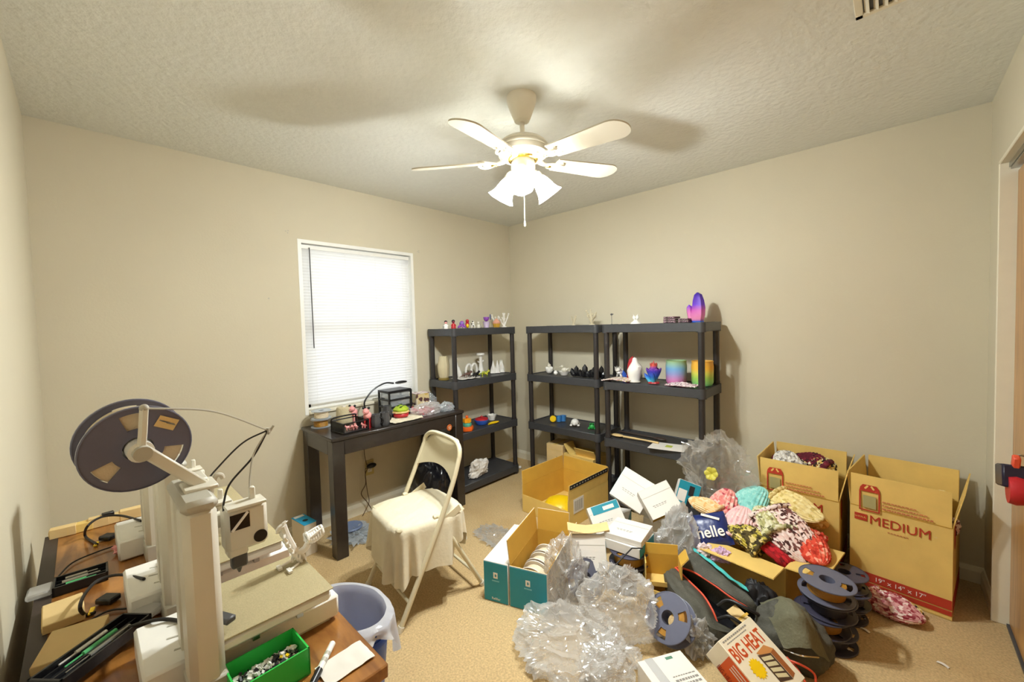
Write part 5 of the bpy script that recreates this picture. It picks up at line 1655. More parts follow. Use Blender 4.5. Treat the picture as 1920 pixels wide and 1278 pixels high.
Y = {
    'aqua': yarn('aqua_yarn', [(0, '#8fd3cc'), (.5, '#a6ded6'), (.8, '#7cc3be')], 70),
    'coral': yarn('coral_yarn', [(0, '#e88f88'), (.4, '#f2b6ac'), (.7, '#c4485a'), (.88, '#f4d0c6')], 60),
    'blush': yarn('blush_yarn', [(0, '#eec6c6'), (.6, '#f3d4d0'), (.85, '#e4b2b8')], 70),
    'olive': yarn('olive_yarn', [(0, '#b4b07a'), (.4, '#d9d6ac'), (.62, '#6f6a48'), (.82, '#e6e3c8')], 65),
    'butter': yarn('butter_yarn', [(0, '#e6d190'), (.5, '#f0e0a8'), (.85, '#cdb46a')], 70),
    'speck': yarn('speckled_yarn', [(0, '#efdcd6'), (.42, '#4a2a26'), (.6, '#e8c8c0'), (.8, '#7a4a44')], 75),
    'moss': yarn('moss_yarn', [(0, '#5a4e28'), (.4, '#c2b24a'), (.6, '#3a3018'), (.8, '#e2d08c')], 70),
    'red': yarn('red_yarn', [(0, '#a3141e'), (.5, '#c8202c'), (.85, '#7a0e16')], 60),
    'rust': yarn('rust_yarn', [(0, '#d84a34'), (.45, '#f0a088'), (.6, '#b8301e'), (.85, '#e86a50')], 70),
    'tan': yarn('tan_yarn', [(0, '#d8a860'), (.5, '#b88440'), (.8, '#e8c890')], 65),
    'peach': yarn('peach_yarn', [(0, '#efcf9c'), (.5, '#e8b878'), (.8, '#f4e0bc')], 60),
    'white': yarn('white_yarn', [(0, '#e6e2da'), (.5, '#cfcac2'), (.8, '#8f8a84')], 75),
    'maroon': yarn('maroon_yarn', [(0, '#5c1626'), (.5, '#7a2034'), (.85, '#3c0e1a')], 70),
    'candy': yarn('candy_yarn', [(0, '#d8a0a0'), (.4, '#9a3a44'), (.62, '#f0dcd4'), (.82, '#b86a70')], 80),
    'multi': yarn('multi_yarn', [(0, '#e8dca0'), (.35, '#3a2a22'), (.55, '#d8b05a'), (.75, '#1f1a1c'), (.88, '#f0ead8')], 80),
}


def hat(label, loc, rot, w_, l_, t_, ym, seed=0, ribs=22, pom=False, brim=True, group='knitted hats', sag=0.0):
    """flat-lying knitted beanie, brim at local -y, crown at +y"""
    t = thing('knitted_hat', label, 'hat', loc, rot, group)
    NU, NV = ribs * 6, 34
    off = Vector((seed * 2.3, seed * 1.7, seed * .9))

    def pt(i, j, k=1.0):
        a = 2 * PI * i / NU
        v_ = j / NV
        hw = w_ / 2 * max(0.0, 1 - max(0, (v_ - .25) / .75) ** 2.2) ** .5
        tt = t_ / 2 * max(0.0, 1 - max(0, (v_ - .35) / .65) ** 2.6) ** .5 * (.75 + .35 * math.sin(PI * min(1, v_ * 1.15)))
        rib = 1 + .045 * math.cos(ribs * a) + .02 * math.sin(v_ * 70 + (i % 2))
        x = hw * math.copysign(abs(math.cos(a)) ** .9, math.cos(a)) * rib
        z = tt * math.sin(a) * (1 + .10 * math.cos(ribs * a) + .05 * math.sin(v_ * 70))
        y = (v_ - .5) * l_
        n1 = noise.noise(Vector((x * 9, y * 9, z * 9)) + off)
        z += n1 * t_ * .16 - sag * (2 * v_ - 1) ** 2
        x += noise.noise(Vector((x * 6, y * 6, 4)) + off) * w_ * .05
        return Vector((x, y, z + t_ * .42))
    mb = MB()
    vs_ = [pt(i, j) for j in range(NV + 1) for i in range(NU)]
    mb.add(vs_, [(j * NU + i, j * NU + (i + 1) % NU, (j + 1) * NU + (i + 1) % NU, (j + 1) * NU + i) for j in range(NV) for i in range(NU)] + [tuple(range(NU))[::-1]])
    obj('crown', mb, Y[ym], t, ang=75)
    if brim:
        loop = []
        for i in range(64):
            p = pt(int(i * NU / 64), 1)
            loop.append(Vector((p.x * 1.05, p.y, (p.z - t_ * .42) * 1.12 + t_ * .42)))
        mb = MB().tube(loop, [t_ * .14 * (1 + .25 * (k % 2)) for k in range(64)], 8, closed=True)
        obj('brim', mb, Y[ym], t, ang=75)
    if pom:
        obj('pompom', MB().ball((0, l_ * .52, t_ * .4), t_ * .45, 16, 12, fn=lambda d: 1 + .2 * noise.noise(d * 5)), Y[ym], t)
    return t


def hat_at(label, px, py, z, yaw, tilt, w_, l_, t_, ym, seed, roll=0, **kw):
    """yaw: direction of the crown in the picture sense, degrees from straight away of the camera, + to the right"""
    p = U(px, py, Z=z)
    d = p - CAM
    w_, l_, t_ = w_ * 1.27, l_ * 1.27, t_ * 1.2
    ya = math.atan2(d.y, d.x) - PI / 2 - R(yaw)
    return hat(label, p, Euler((R(tilt), R(roll), ya), 'XYZ'), w_, l_, t_, ym, seed, **kw)


hat_at('aqua knitted hat on top of the carton of hats', 1416, 942, .36, 35, 42, .15, .15, .06, 'aqua', 1, -8)
hat_at('coral and white knitted hat beside the standing clear film', 1362, 948, .31, 20, 35, .13, .14, .07, 'coral', 2)
hat_at('pale pink ribbed knitted hat under the aqua one', 1388, 985, .30, 15, 30, .13, .17, .05, 'blush', 3, ribs=26)
hat_at('olive and cream knitted hat in the middle of the hat heap', 1440, 985, .31, -35, 20, .13, .15, .08, 'olive', 4)
hat_at('butter yellow ribbed hat leaning on the moving box', 1496, 960, .365, 125, -8, .12, .2, .06, 'butter', 5, 20, ribs=16)
hat_at('big speckled brown and pink beanie sliding down the hat heap', 1478, 1012, .28, 140, -28, .18, .23, .07, 'speck', 6, 8, ribs=26)
hat_at('moss and brown knitted hat at the carton edge', 1395, 1012, .26, -60, 15, .12, .15, .07, 'moss', 7)
hat_at('rust red ribbed knitted hat on the carton flap', 1522, 1040, .25, 165, -6, .12, .17, .06, 'rust', 8, ribs=18)
hat_at('tan knitted hat behind the speckled beanie', 1522, 990, .26, 100, 10, .1, .13, .06, 'tan', 9)
hat_at('peach knitted hat beside the navy lettered bag', 1318, 953, .31, -60, 10, .1, .14, .05, 'peach', 10)
hat_at('dark brown and yellow knitted hat buried under the aqua hat', 1455, 962, .28, 60, 10, .13, .15, .07, 'multi', 11)
scf = thing('red_scarf', 'dark red knitted scarf hanging over the carton flap', 'scarf', U(1450, 1030, Z=.25))
S0 = Vector(scf.location)
for k in range(5):
    dx = _r * (k - 2) * .013
    path = [U(1404, 995, Z=.30), U(1430, 1018, Z=.285), U(1452, 1035, Z=.265), U(1474, 1052, Z=.24), U(1488, 1068, Z=.2)]
    obj('strand', MB().tube([q - S0 + dx * (1 + .15 * i) + Vector((0, 0, .004 * math.sin(k * 2 + i))) for i, q in enumerate(path)], [.011, .012, .012, .011, .009], 8, sub=5), Y['red'], scf)
hat('pink and white speckled knitted hat lying on the carpet before the moving box', (2.972, -.595, .002), (0, 0, R(-108)), .15, .2, .085, 'candy', 12, ribs=20)
hat('black and white edged knitted hat tucked behind the speckled one on the carpet', (2.98, -.532, .002), (0, 0, R(-96)), .09, .17, .06, 'multi', 13, ribs=20)
# hats filling the moving boxes
for lab, x, y, z, ym, rz_, sd in (
        ('white knitted hat sticking out of the half-hidden moving box', 2.48, -.30, .515, 'white', 30, 14),
        ('maroon knitted hat in the half-hidden moving box beside a white one', 2.59, -.25, .52, 'maroon', 80, 15),
        ('yellow and black knitted hat in the half-hidden moving box', 2.655, -.25, .50, 'multi', -40, 16),
        ('maroon knitted hat in the corner of the half-hidden moving box', 2.45, -.18, .47, 'maroon', 10, 17)):
    hat(lab, (x, y, z), (R(18), R(12), R(rz_)), .14, .17, .1, ym, sd)
for lab, x, y, z, ym, rz_, sd in (
        ('white knitted hat deep inside the moving box with the full lettering', 3.02, -.3, .40, 'white', 30, 18),
        ('butter yellow knitted hat deep inside the moving box with the full lettering', 3.06, -.2, .42, 'butter', 100, 19),
        ('speckled knitted hat deep inside the moving box with the full lettering', 3.07, -.36, .36, 'speck', 60, 20)):
    hat(lab, (x, y, z), (R(8), R(5), R(rz_)), .13, .16, .09, ym, sd)
# ------------------------------------------------------------------ navy lettered bag
Mx = face_frame(1331, 993, .285, -6, 42, -21)
nb = thing('navy_bag', 'navy blue plastic bag with white lettering in the heap', 'bag')
nb.matrix_world = Mx
w_, h_ = .19, .17


def pil(u_, v_, s):
    x, z = (u_ - .5) * w_, (v_ - .5) * h_
    e = (1 - abs(2 * u_ - 1) ** 4) * (1 - abs(2 * v_ - 1) ** 4)
    return Vector((x, s * .03 * e + .004 * noise.noise(Vector((x * 30, z * 30, s))) * (1 - e), z))


nbm = mat('navy_plastic', '#1f2f6c', .3, bump=.2, bscale=30)
obj('bag_front', MB().grid(24, 24, lambda u_, v_: pil(u_, v_, -1)), nbm, nb)
obj('bag_back', MB().grid(24, 24, lambda u_, v_: pil(u_, v_, 1)), nbm, nb)
text('lettering', 'nelle', M['whiteink'], nb, .078, (-.07, -.0345, -.045), (R(90), 0, 0), sx=.92, bold=.015)
obj('white_stripe', MB().box((.02, -.0325, .055), (.09, .001, .012), Matrix.Rotation(R(25), 3, 'Y')), M['whiteink'], nb)
crumple('tissue', 'lilac crumpled tissue beside the teal edged holdall', 'tissue', U(1352, 1052, Z=.20), (.05, .045, .05), 41, mat('lilac_tissue', '#cfaecf', .7), .4, 3, 32, 20)
crumple('tissue', 'pale crumpled tissue between the navy bag and the teal strap', 'tissue', U(1322, 1040, Z=.20), (.045, .045, .045), 42, mat('pale_tissue', '#e2cfd0', .7), .4, 3, 32, 20)

# ------------------------------------------------------------------ black holdall with orange piping
hb = thing('holdall', 'black holdall lying open with orange piping and a teal strap', 'bag', (2.36, -1.12, 0))
HB = Vector(hb.location)


def hpx(x, y, z):
    return U(x, y, Z=z) - HB


mb = MB()
# two soft sides of the open bag
upper = [[hpx(1272, 1052, .16), hpx(1300, 1040, .2), hpx(1330, 1052, .21), hpx(1370, 1085, .19), hpx(1410, 1125, .17), hpx(1428, 1150, .12)],
         [hpx(1266, 1064, .14), hpx(1300, 1075, .16), hpx(1340, 1100, .16), hpx(1370, 1122, .15), hpx(1400, 1140, .13), hpx(1425, 1160, .1)],
         [hpx(1270, 1075, .06), hpx(1305, 1100, .05), hpx(1335, 1125, .05), hpx(1365, 1145, .05), hpx(1395, 1155, .05), hpx(1420, 1168, .04)]]
lower = [[hpx(1245, 1075, .14), hpx(1262, 1105, .14), hpx(1285, 1135, .14), hpx(1310, 1160, .12), hpx(1340, 1180, .1), hpx(1385, 1192, .06)],
         [hpx(1264, 1064, .14), hpx(1290, 1090, .13), hpx(1318, 1118, .12), hpx(1335, 1145, .1), hpx(1345, 1168, .07), hpx(1390, 1185, .04)]]


def patch(rows, nx=30, ny=14, bulge=.02, seed=0):
    rows = [spline(r_, 6) for r_ in rows]

    def fn(u_, v_):
        cols = []
        for r_ in rows:
            q = u_ * (len(r_) - 1)
            i = min(int(q), len(r_) - 2)
            cols.append(r_[i].lerp(r_[i + 1], q - i))
        q = v_ * (len(cols) - 1)
        i = min(int(q), len(cols) - 2)
        p = cols[i].lerp(cols[i + 1], q - i)
        return p + Vector((0, 0, bulge * math.sin(PI * u_) * math.sin(PI * v_) + .008 * noise.noise(Vector((u_ * 6, v_ * 5, seed)))))
    return fn


obj('upper_side', MB().sheet(36, 16, patch(upper, seed=1), .006), M['bag'], hb, ang=70)
obj('lower_side', MB().sheet(36, 14, patch(lower, seed=2), .006), M['bag'], hb, ang=70)
obj('lining', MB().sheet(24, 10, patch([upper[2], [q - Vector((0, 0, .02)) for q in upper[2]], [q + Vector((0, 0, -.03)) for q in lower[1]]], bulge=-.02), .004), M['bagdark'], hb, ang=70)
obj('outer_skirt', MB().sheet(30, 8, patch([lower[0], [Vector((q.x + .02, q.y - .01, .004)) for q in lower[0]]], bulge=.01, seed=4), .005), M['bag'], hb, ang=70)
obj('back_skirt', MB().sheet(30, 8, patch([upper[0], [Vector((q.x - .01, q.y + .03, .004)) for q in upper[0]]], bulge=.01, seed=5), .005), M['bag'], hb, ang=70)
lift = Vector((0, 0, .008))
obj('orange_piping', MB().tube([q + lift for q in upper[1]], .0045, 8, sub=6), M['piping'], hb)
obj('orange_piping', MB().tube([q + lift for q in lower[1][:5]], .0045, 8, sub=6), M['piping'], hb)
obj('teal_strap', MB().sheet(24, 2, patch([[q + Vector((0, .012, .012)) for q in (hpx(1297, 1032, .2), hpx(1330, 1055, .21), hpx(1365, 1085, .2), hpx(1398, 1108, .185))], [q + Vector((.012, 0, .012)) for q in (hpx(1297, 1036, .2), hpx(1330, 1060, .21), hpx(1365, 1089, .2), hpx(1398, 1111, .185))]], bulge=0), .003), mat('teal_webbing', '#4cc0bf', .6), hb)
obj('handle', MB().tube([hpx(1345, 1135, .14), hpx(1365, 1125, .17), hpx(1400, 1140, .17), hpx(1438, 1162, .14), hpx(1440, 1170, .1)], .007, 8, sub=6), M['black'], hb)
obj('handle', MB().tube([hpx(1345, 1160, .1), hpx(1365, 1155, .125), hpx(1385, 1165, .12), hpx(1400, 1178, .1)], .007, 8, sub=6), M['black'], hb)
bx3 = build('carton_piece', 'small tan carton inside the open black holdall', 'box', U(1388, 1160, Z=.085) + Vector((0, 0, -.02)), [('carton_body', MB().box((0, 0, .02), (.09, .05, .05), Matrix.Rotation(R(25), 3, 'X')), M['card_lt']), ('tape', MB().box((.02, -.002, .046), (.012, .05, .002), Matrix.Rotation(R(25), 3, 'X')), M['card_in'])], R(-35))

pch = thing('black_pouch', 'olive black canvas pouch slumped against the stack of spools', 'bag', (2.655, -1.20, 0))
off_ = Vector((5, 3, 1))


def pouch_fn(d):
    return 1 + .16 * noise.noise(d * 2.1 + off_) + .09 * noise.noise(d * 5 + off_)


pm_ = MB().ball((0, 0, .09), (.135, .1, .125), 56, 34, fn=pouch_fn)
pm_.v = [(x, y, max(z, .002)) for x, y, z in pm_.v]
obj('pouch_body', pm_, M['bag'], pch, ang=70)
P0 = Vector(pch.location)
obj('pouch_flap', MB().sheet(24, 14, patch([[U(1425, 1130, Z=.16) - P0, U(1470, 1120, Z=.21) - P0, U(1510, 1140, Z=.21) - P0], [U(1450, 1170, Z=.17) - P0, U(1495, 1165, Z=.23) - P0, U(1530, 1185, Z=.19) - P0], [U(1470, 1215, Z=.13) - P0, U(1515, 1215, Z=.17) - P0, U(1555, 1240, Z=.1) - P0]], bulge=.03, seed=7), .006), mat('olive_canvas', '#67654f', .75, var=.1, vscale=20, bump=.3, bscale=100), pch, ang=70)
obj('zip_line', MB().tube([U(1470, 1218, Z=.13) - P0, U(1500, 1228, Z=.15) - P0, U(1535, 1232, Z=.13) - P0], .003, 6, sub=5), M['chrome'], pch)
obj('red_trim', MB().tube([U(1470, 1235, Z=.1) - P0, U(1500, 1245, Z=.11) - P0, U(1526, 1262, Z=.09) - P0, U(1530, 1282, Z=.06) - P0], .004, 8, sub=5), M['piping'], pch)
obj('red_trim', MB().tube([U(1475, 1232, Z=.09) - P0, U(1492, 1250, Z=.09) - P0, U(1512, 1282, Z=.06) - P0], .004, 8, sub=5), M['piping'], pch)
crumple('black_cloth', 'black cloth heap between the holdall and the carton flap', 'cloth', (2.52, -1.115, 0), (.1, .075, .15), 45, M['bagdark'], .25, 2.4, 48, 30, sm=True)
crumple('black_cloth', 'black cloth under the heater box on the carpet', 'cloth', (2.60, -1.44, 0), (.13, .1, .06), 46, M['bagdark'], .25, 2.4, 48, 26, sm=True)

# ------------------------------------------------------------------ heater box with lettering
TL, TR = U(1355, 1205, Z=.2), U(1408, 1163, Z=.2)
BR = U(1498, 1270, Z=.1)
wx = (TR - TL)
hy = (BR - TR)
hy = hy - wx * (hy.dot(wx) / wx.length_squared)
W_, H_ = wx.length * 1.12, hy.length * 1.12
ex, ey = wx.normalized(), -hy.normalized()
ez = ex.cross(ey)
ctr = TL + wx / 2 + hy / 2
hbx = thing('heater_box', 'cream and orange heater box lettered BIG HEAT on top of the heap', 'box')
hbx.matrix_world = Matrix(((ex.x, ey.x, ez.x, ctr.x), (ex.y, ey.y, ez.y, ctr.y), (ex.z, ey.z, ez.z, ctr.z), (0, 0, 0, 1)))
TH = .1
obj('carton_body', MB().box((0, 0, -TH / 2), (W_, H_, TH), bev=.0015), mat('cream_card', '#e9dfc6', .5), hbx)
og = mat('orange_ink', '#d8581c', .5)
text('lettering', 'BIG HEAT', mat('burnt_orange_ink', '#c2491a', .5), hbx, .066, (-W_ / 2 + .007, H_ / 2 - .082, .0004), (0, 0, 0), sx=.70, bold=.02)
hl = MB()
for k in range(12):
    hl.box((-W_ / 2 + .018 + k * .0135, H_ / 2 - .012, .0005), (.01, .005, .0006)).box((-W_ / 2 + .03 + k * .011, H_ / 2 - .023, .0005), (.008, .003, .0006))
obj('fine_print', hl, M['greyink'], hbx, smooth=False)
obj('yellow_burst', MB().lathe([(0, 0), (.03, 0), (.03, .001), (0, .001)], 32, Matrix.Translation((-.045, -.012, .0004)), cap=False, mod=lambda t, k: 1 + .12 * math.cos(16 * t)), M['yellow'], hbx)
ph = thing('x', 'x', 'x')
bpy.data.objects.remove(ph)
pic = MB()
pic.add([(.0, .02, .001), (.06, .025, .001), (.088, .0, .001), (.03, -.008, .001)], [(0, 1, 2, 3)])
pic2 = MB()
pic2.add([(.03, -.008, .001), (.088, .0, .001), (.085, -.085, .001), (.028, -.095, .001)], [(0, 1, 2, 3)])
obj('printed_heater_top', pic, mat('picture_orange', '#c98a4c', .5), hbx, smooth=False)
obj('printed_heater_side', MB().add([(.062, -.004, .0012), (.088, .0, .0012), (.086, -.085, .0012), (.062, -.09, .0012)], [(0, 1, 2, 3)]), mat('picture_wood', '#9a5a2c', .5), hbx, smooth=False)
obj('printed_heater_front', MB().add([(-.002, .014, .0012), (.06, -.004, .0012), (.06, -.092, .0012), (-.002, -.075, .0012)], [(0, 1, 2, 3)]), mat('picture_dark', '#4a3426', .5), hbx, smooth=False)
for k in range(4):
    obj('printed_grille', MB().add([(.004, .004 - k * .018, .0016), (.052, -.009 - k * .02, .0016), (.052, -.022 - k * .02, .0016), (.004, -.009 - k * .018, .0016)], [(0, 1, 2, 3)]), mat('picture_grille', '#cfc49a', .5), hbx, smooth=False)
# left side panel of the box
obj('orange_side', MB().box((-W_ / 2 - .0005, -.02, -TH / 2), (.001, H_ - .06, TH - .012)), og, hbx)
text('side_lettering', 'BIG HEAT', mat('red_brown_ink', '#8f2c10', .5), hbx, .03, (-W_ / 2 - .0012, H_ / 2 - .045, -TH + .008), Euler((R(90), 0, R(-90)), 'XYZ').to_matrix().to_euler(), sx=.55)
sl_ = MB()
for k in range(3):
    sl_.box((-W_ / 2 - .0012, -.03, -.02 - k * .012), (.0008, H_ - .09, .004))
obj('pale_stripes', sl_, M['cream'], hbx, smooth=False)
obj('grey_picture', MB().box((-W_ / 2 - .0014, -.06, -.05), (.0008, .05, .05)), M['greyink'], hbx)

# flat white printed box at the front
a_, b_, c_ = U(1195, 1240, Z=.085), U(1275, 1218, Z=.085), U(1330, 1278, Z=.085)
ex = (b_ - a_)
ww_ = ex.length
rzz = math.atan2(ex.y, ex.x)
n_ = Vector((math.sin(rzz), -math.cos(rzz), 0))
cc = (a_ + b_) / 2 + n_ * .1
wb_ = thing('printed_box', 'flat white printed carton lying on the carpet before the heater box', 'box', (cc.x, cc.y, 0), rzz)
obj('carton_body', MB().box((0, 0, .0425), (ww_, .2, .085), bev=.0015), M['paper'], wb_)
obj('green_label', MB().box((.03, .08, .0854), (.03, .012, .0006)), mat('green_ink', '#5c8a74', .5), wb_)
bl_ = MB()
rr = random.Random(4)
for k in range(4):
    x = -.01
    while x < .075:
        q = .006 + .008 * rr.random()
        bl_.box((x + q / 2, -.0 - k * .018, .0854), (q, .009 if k in (1, 2) else .004, .0006))
        x += q + .003
obj('printed_lines', bl_, M['greyink'], wb_, smooth=False)
obj('clear_tape', MB().box((-.05, .0, .0855), (.035, .2, .0006)), M['film2'], wb_)

# small litter on the carpet
for px_, py_, lab in ((1768, 1247, 'tiny pale paper scrap on the carpet by the closet'), (1622, 1182, 'small pale wood chip on the carpet beside the stack of spools'), (1588, 1217, 'small pale paper strip on the carpet beside the lowest spool'), (1490, 1262, 'folded tan cardboard piece on the carpet beside the pouch')):
    p = U(px_, py_, Z=0)
    big_ = px_ == 1490
    build('litter_scrap', lab, 'scrap', p + (Vector((.14, -.03, 0)) if big_ else Vector((0, 0, 0))), [('scrap', MB().sheet(6, 3, lambda u_, v_: Vector(((u_ - .5) * (.12 if big_ else .035), (v_ - .5) * (.1 if big_ else .012), .003 + .004 * math.sin(PI * u_))), .0015), M['card'] if big_ else M['paper'])], R(-25))

# dark case hanging on the closet door
q = U(1897, 886, X=3.295)
cs = thing('hanging_case', 'dark navy case with a red disc hanging on the closet door', 'case', (3.335, q.y - .03, q.z))
obj('case_body', MB().box((-.045, -.02, 0), (.07, .15, .085), Matrix.Rotation(R(-14), 3, 'X'), bev=.006), mat('midnight_plastic', '#1c1830', .35), cs)
obj('red_disc', MB().lathe([(0, -.02), (.05, -.02), (.055, 0), (.05, .02), (0, .02)], 28, Matrix.Translation((-.045, -.085, -.035)) @ Matrix.Rotation(R(90), 4, 'Y'), cap=False), M['red'], cs)
obj('red_tab', MB().box((-.045, -.075, .065), (.02, .03, .06), Matrix.Rotation(R(20), 3, 'X'), bev=.004), M['piping'], cs)
obj('door_hook', MB().tube([(-.001, -.02, .08), (-.03, -.02, .085), (-.045, -.02, .06), (-.045, -.02, .03)], .004, 8, sub=4), M['chrome'], cs)
# ------------------------------------------------------------------ things on the work table
TT = TZ + .001


def wtab(px, py, z=TT):
    p = U(px, py, Z=z)
    return Vector((p.x, p.y, TT))


gb2 = thing('parts_tray', 'bright green open plastic tray full of small loose parts', 'tray', (2.112, -2.928, TT), R(2))
tr_ = MB()
for s in (-1, 1):
    tr_.box((s * .0385, 0, .026), (.003, .12, .05)).box((0, s * .0585, .026), (.08, .003, .05))
tr_.box((0, 0, .0015), (.08, .12, .003))
obj('tray', tr_, M['green'], gb2, smooth=False)
rnd = random.Random(3)
st_ = MB()
for k in range(420):
    x, y = rnd.uniform(-.034, .034), rnd.uniform(-.054, .054)
    z = .004 + .03 * rnd.random() * (1 - abs(x) / .06)
    a = rnd.random() * 3
    mi = 0 if rnd.random() < .62 else (1 if rnd.random() < .88 else 2)
    st_.box((x, y, z + .004), (rnd.uniform(.003, .008), rnd.uniform(.003, .008), .004), Matrix.Rotation(a, 3, (rnd.random(), rnd.random(), 1)), mi)
sto = obj('loose_parts', st_, [M['white'], M['black'], M['yellow']], None, (2.112, -2.928, TT + .001), R(2), smooth=False)
tag(sto, 'white black and yellow loose plastic parts filling the green tray', 'parts')
sto['kind'] = 'stuff'
pp = thing('paper_note', 'white sheet of note paper at the work table corner', 'paper', (2.176, -2.812, TT), R(1))
obj('sheet', MB().sheet(12, 10, lambda u_, v_: Vector(((u_ - .5) * .062, (v_ - .5) * .092, .0015 + .004 * abs(noise.noise(Vector((u_ * 3, v_ * 3, 1)))))), .0008), M['paper'], pp)
mk = thing('marker_pen', 'white and black marker pen lying beside the note paper', 'pen', (2.148, -2.842, TT + .0065))
d_ = Vector((.063, -.06, 0)).normalized()
obj('barrel', MB().cyl(-d_ * .045, d_ * .02, .006, n=14), M['white'], mk)
obj('pen_cap', MB().cyl(d_ * .02, d_ * .055, .0066, n=14).box(d_ * .035 + Vector((0, 0, .0065)), (.03, .003, .002), R(-44)), M['black'], mk)
obj('barrel_print', MB().cyl(-d_ * .02, -d_ * .012, .0062, n=14).cyl(-d_ * .005, d_ * .004, .0062, n=14), M['grey'], mk)

# skeleton dinosaur print on the build plate
dn = thing('skeleton_print', 'white toothed dinosaur skeleton print standing on the nearest build plate', 'ornament', (1.915, -2.845, TZ + .1))
O = Vector(dn.location)


def dpx(x, y, X=1.915):
    return U(x, y, X=X) - O


sp1 = [dpx(530, 985), dpx(537, 1003), dpx(546, 1020), dpx(556, 1035), dpx(570, 1030), dpx(578, 1018)]
obj('spine', MB().tube(sp1, .008, 8, sub=5), M['white'], dn)
rb = MB()
for k, (x, y) in enumerate(((534, 997), (539, 1008), (544, 1016), (550, 1026), (556, 1033), (562, 1036))):
    for s in (-1, 1):
        rb.tube([dpx(x, y), dpx(x - 4, y + 8) + Vector((s * .012, 0, 0)), dpx(x + 2, y + 15) + Vector((s * .008, 0, 0))], .0034, 5, sub=3)
    rb.cyl(dpx(x, y), dpx(x + 5, y - 8), .0022, .001, 5)
obj('ribs', rb, M['white'], dn)
sk = MB()
for j in range(7):
    t = j / 6
    c_ = dpx(575 + 27 * t, 1008 - 14 * t + 4 * math.sin(PI * t))
    sk.tube([c_ + Vector((0, 0, -.012)), c_ + Vector((.014, 0, 0)), c_ + Vector((0, 0, .012)), c_ + Vector((-.014, 0, 0))], .0036, 5, sub=3, closed=True)
for ph in range(5):
    a = 2 * PI * ph / 5
    sk.tube([dpx(572 + 32 * t, 1010 - 16 * t) + Vector((.013 * math.cos(a + t), 0, .012 * math.sin(a + t))) for t in (0, .25, .5, .75, 1)], .0034, 5, sub=2)
obj('tail_lattice', sk, M['white'], dn)
lg = MB()
lg.tube([dpx(556, 1033), dpx(549, 1044), dpx(548, 1054)], [.0045, .0035, .003], 6, sub=3)
lg.tube([dpx(562, 1035), dpx(572, 1046), dpx(568, 1058)], [.0045, .0035, .003], 6, sub=3)
lg.box((0, 0, .0025), (.02, .008, .005)).box((.03, .012, .0025), (.02, .008, .005))
lg.tube([dpx(556, 1033), dpx(552, 1046), (0, 0, .003)], .003, 6, sub=3).tube([dpx(562, 1035), dpx(566, 1050), (.03, .012, .003)], .003, 6, sub=3)
obj('legs', lg, M['white'], dn)
jw = MB()
jw.tube([dpx(530, 985), dpx(522, 992), dpx(519, 1000)], [.006, .005, .003], 6, sub=3).tube([dpx(530, 985), dpx(534, 979), dpx(540, 976)], [.005, .0035, .001], 6, sub=3)
obj('skull', jw, M['white'], dn)

# toolbox trays, boxes, cables
tm = mat('tool_green', '#5cc07c', .4)


def toolbox(label, loc, rz, L=.15, Wd=.06):
    t = thing('tool_tray', label, 'tool tray', loc, rz, 'black trays of small tools')
    mb = MB().box((0, 0, .0035), (L, Wd, .006), bev=.002)
    for s in (-1, 1):
        mb.box((0, s * (Wd / 2 - .002), .012), (L, .004, .022)).box((s * (L / 2 - .002), 0, .012), (.004, Wd, .022))
    for k in (-.3, 0, .3):
        mb.box((0, k * Wd, .009), (L * .96, .003, .012))
    obj('tray', mb, M['black'], t, smooth=False)
    for k, (m1, l_) in enumerate(((M['white'], .5), (tm, .55), (M['metal'], .7), (M['grey'], .6))):
        y = (-.39 + k * .26) * Wd
        obj('tool', MB().cyl((-l_ * L / 2, y, .014), (l_ * L / 6, y, .014), .0045, n=8).cyl((l_ * L / 6, y, .014), (l_ * L / 2, y, .014), .0018, n=6), m1, t)
    obj('tray_lid', MB().box((-L / 2 - .022, 0, .012), (.045, Wd * .8, .014), bev=.004), M['film2'], t)
    return t


a = U(110, 1262, Z=TT + .02)
b = U(225, 1178, Z=TT + .02)
toolbox('black tool tray with green and white tools beside the nearest printer base', (1.80, -3.145, TT + .0185), math.atan2(b.y - a.y, b.x - a.x) + PI * 1, .17, .066)
toolbox('black tool tray with scattered tools behind a tan carton on the work table', (1.39, -3.165, TT), R(88), .1, .07)


def slim_box(label, loc, size, rz, m_=None):
    t = thing('slim_carton', label, 'box', loc, rz)
    obj('carton_body', MB().box((0, 0, size[2] / 2), size, bev=.0015), m_ or M['card_lt'], t)
    obj('tuck_flap', MB().box((0, -size[1] / 2 - .0004, size[2] * .55), (size[0] * .96, .0008, size[2] * .5)), M['card'], t)
    return t


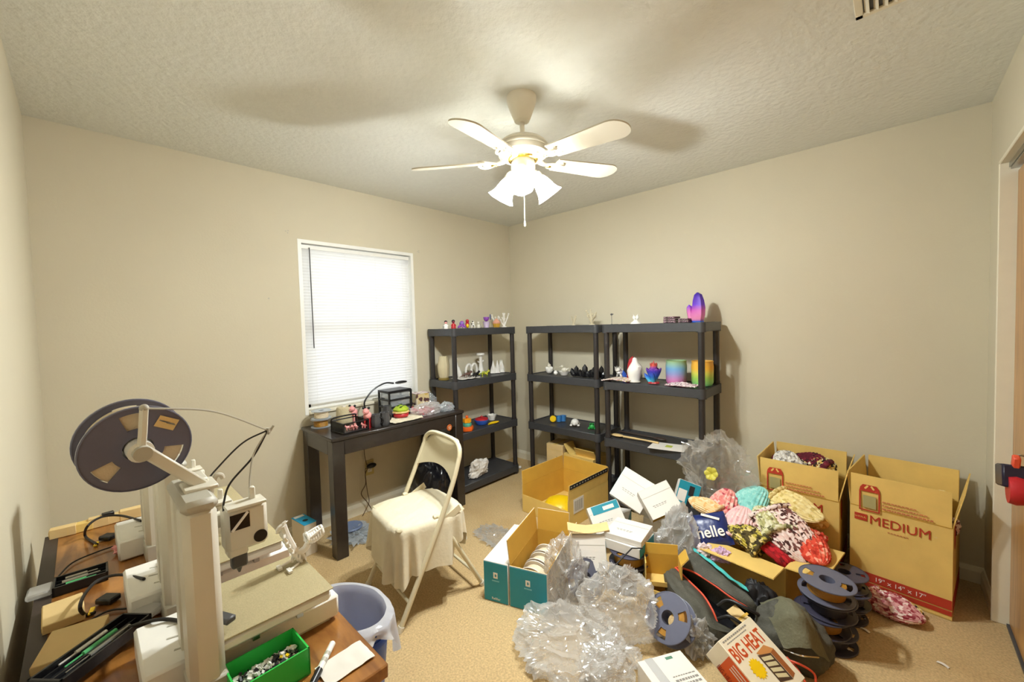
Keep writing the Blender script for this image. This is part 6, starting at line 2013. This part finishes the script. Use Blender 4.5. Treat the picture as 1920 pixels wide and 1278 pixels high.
slim_box('small tan carton on the work table beside a black tool tray', (1.547, -3.194, TT), (.108, .066, .02), R(2))
slim_box('flat tan carton under the black tool tray on the work table', (1.70, -3.178, TT), (.12, .09, .018), R(-12))
for i, (px_, sz, m_) in enumerate(((118, (.03, .06, .03), M['card_lt']), (150, (.03, .06, .028), M['card']), (186, (.026, .05, .034), M['card_lt']), (204, (.02, .03, .04), M['black']), (222, (.025, .05, .03), M['card_lt']), (248, (.03, .06, .034), M['card_lt']))):
    lab = ['white-labelled pale carton in the table corner by the wall', 'amber carton beside the corner carton at the table end', 'pale carton with a grey stamp at the table end', 'small black carton standing at the table end', 'narrow pale carton next to the black carton', 'pale carton behind the last printer base'][i]
    slim_box(lab, (.965, U(px_, 985, X=.965).y, TT), sz, R((i * 7) % 11 - 5), m_)
for i, (pts, lab) in enumerate((
    ([(270, 1085), (225, 1077), (185, 1087), (160, 1112), (150, 1138), (160, 1152), (178, 1148)], 'black power cable curling from the middle printer base'),
    ([(370, 1172), (320, 1161), (280, 1164), (215, 1183)], 'black power cable lying over the nearest printer base'),
    ([(265, 976), (225, 966), (190, 969), (165, 985), (160, 1005), (182, 1020)], 'black power cable curling from the last printer base'),
    ([(240, 1140), (200, 1146), (150, 1175), (110, 1205), (82, 1228)], 'thin black cable running to the dark strip along the table'),
    ([(215, 1023), (180, 1035), (135, 1055), (105, 1085)], 'thin black cable by the tool tray behind the tan carton'))):
    P0 = []
    for k, (x, y) in enumerate(pts):
        up = .065 if (i == 1 and k < 3) or (i == 0 and k == 0) or (i == 2 and k == 0) else (.05 if i in (0, 2) and 0 < k < len(pts) - 2 else .006)
        q = U(x, y, Z=TZ + up)
        P0.append(q)
    c0_ = P0[-1].copy()
    o = obj('power_cable', MB().tube([q - c0_ for q in P0], .0036 if i < 3 else .0022, 8, sub=6), M['rubber'], None, c0_)
    tag(o, lab, 'cable')
for i, (px_, py_, lab) in enumerate(((172, 1148, 'yellow cable tag beside the middle printer'), (180, 1022, 'yellow cable tag beside the last printer'))):
    q = wtab(px_, py_)
    build('cable_tag', lab, 'tag', q, [('tag', MB().box((0, 0, .004), (.03, .008, .003), R(-30)), M['yellow']), ('adapter', MB().box((-.012, .035, .008), (.04, .03, .014), R(20), bev=.003), M['black'])], R(20))
for i, (px_, py_, lab) in enumerate(((435, 1065, 'pink print scraps on the table under the nearest tool head'), (235, 1032, 'pink print scraps beside the last printer base'), (187, 1170, 'pale pink plastic shaving on the brown table top'))):
    crumple('print_scrap', lab, 'scrap', wtab(px_, py_), (.022, .03, .018) if i < 2 else (.008, .012, .006), 20 + i, M['pink'], .4, 3, 24, 14)
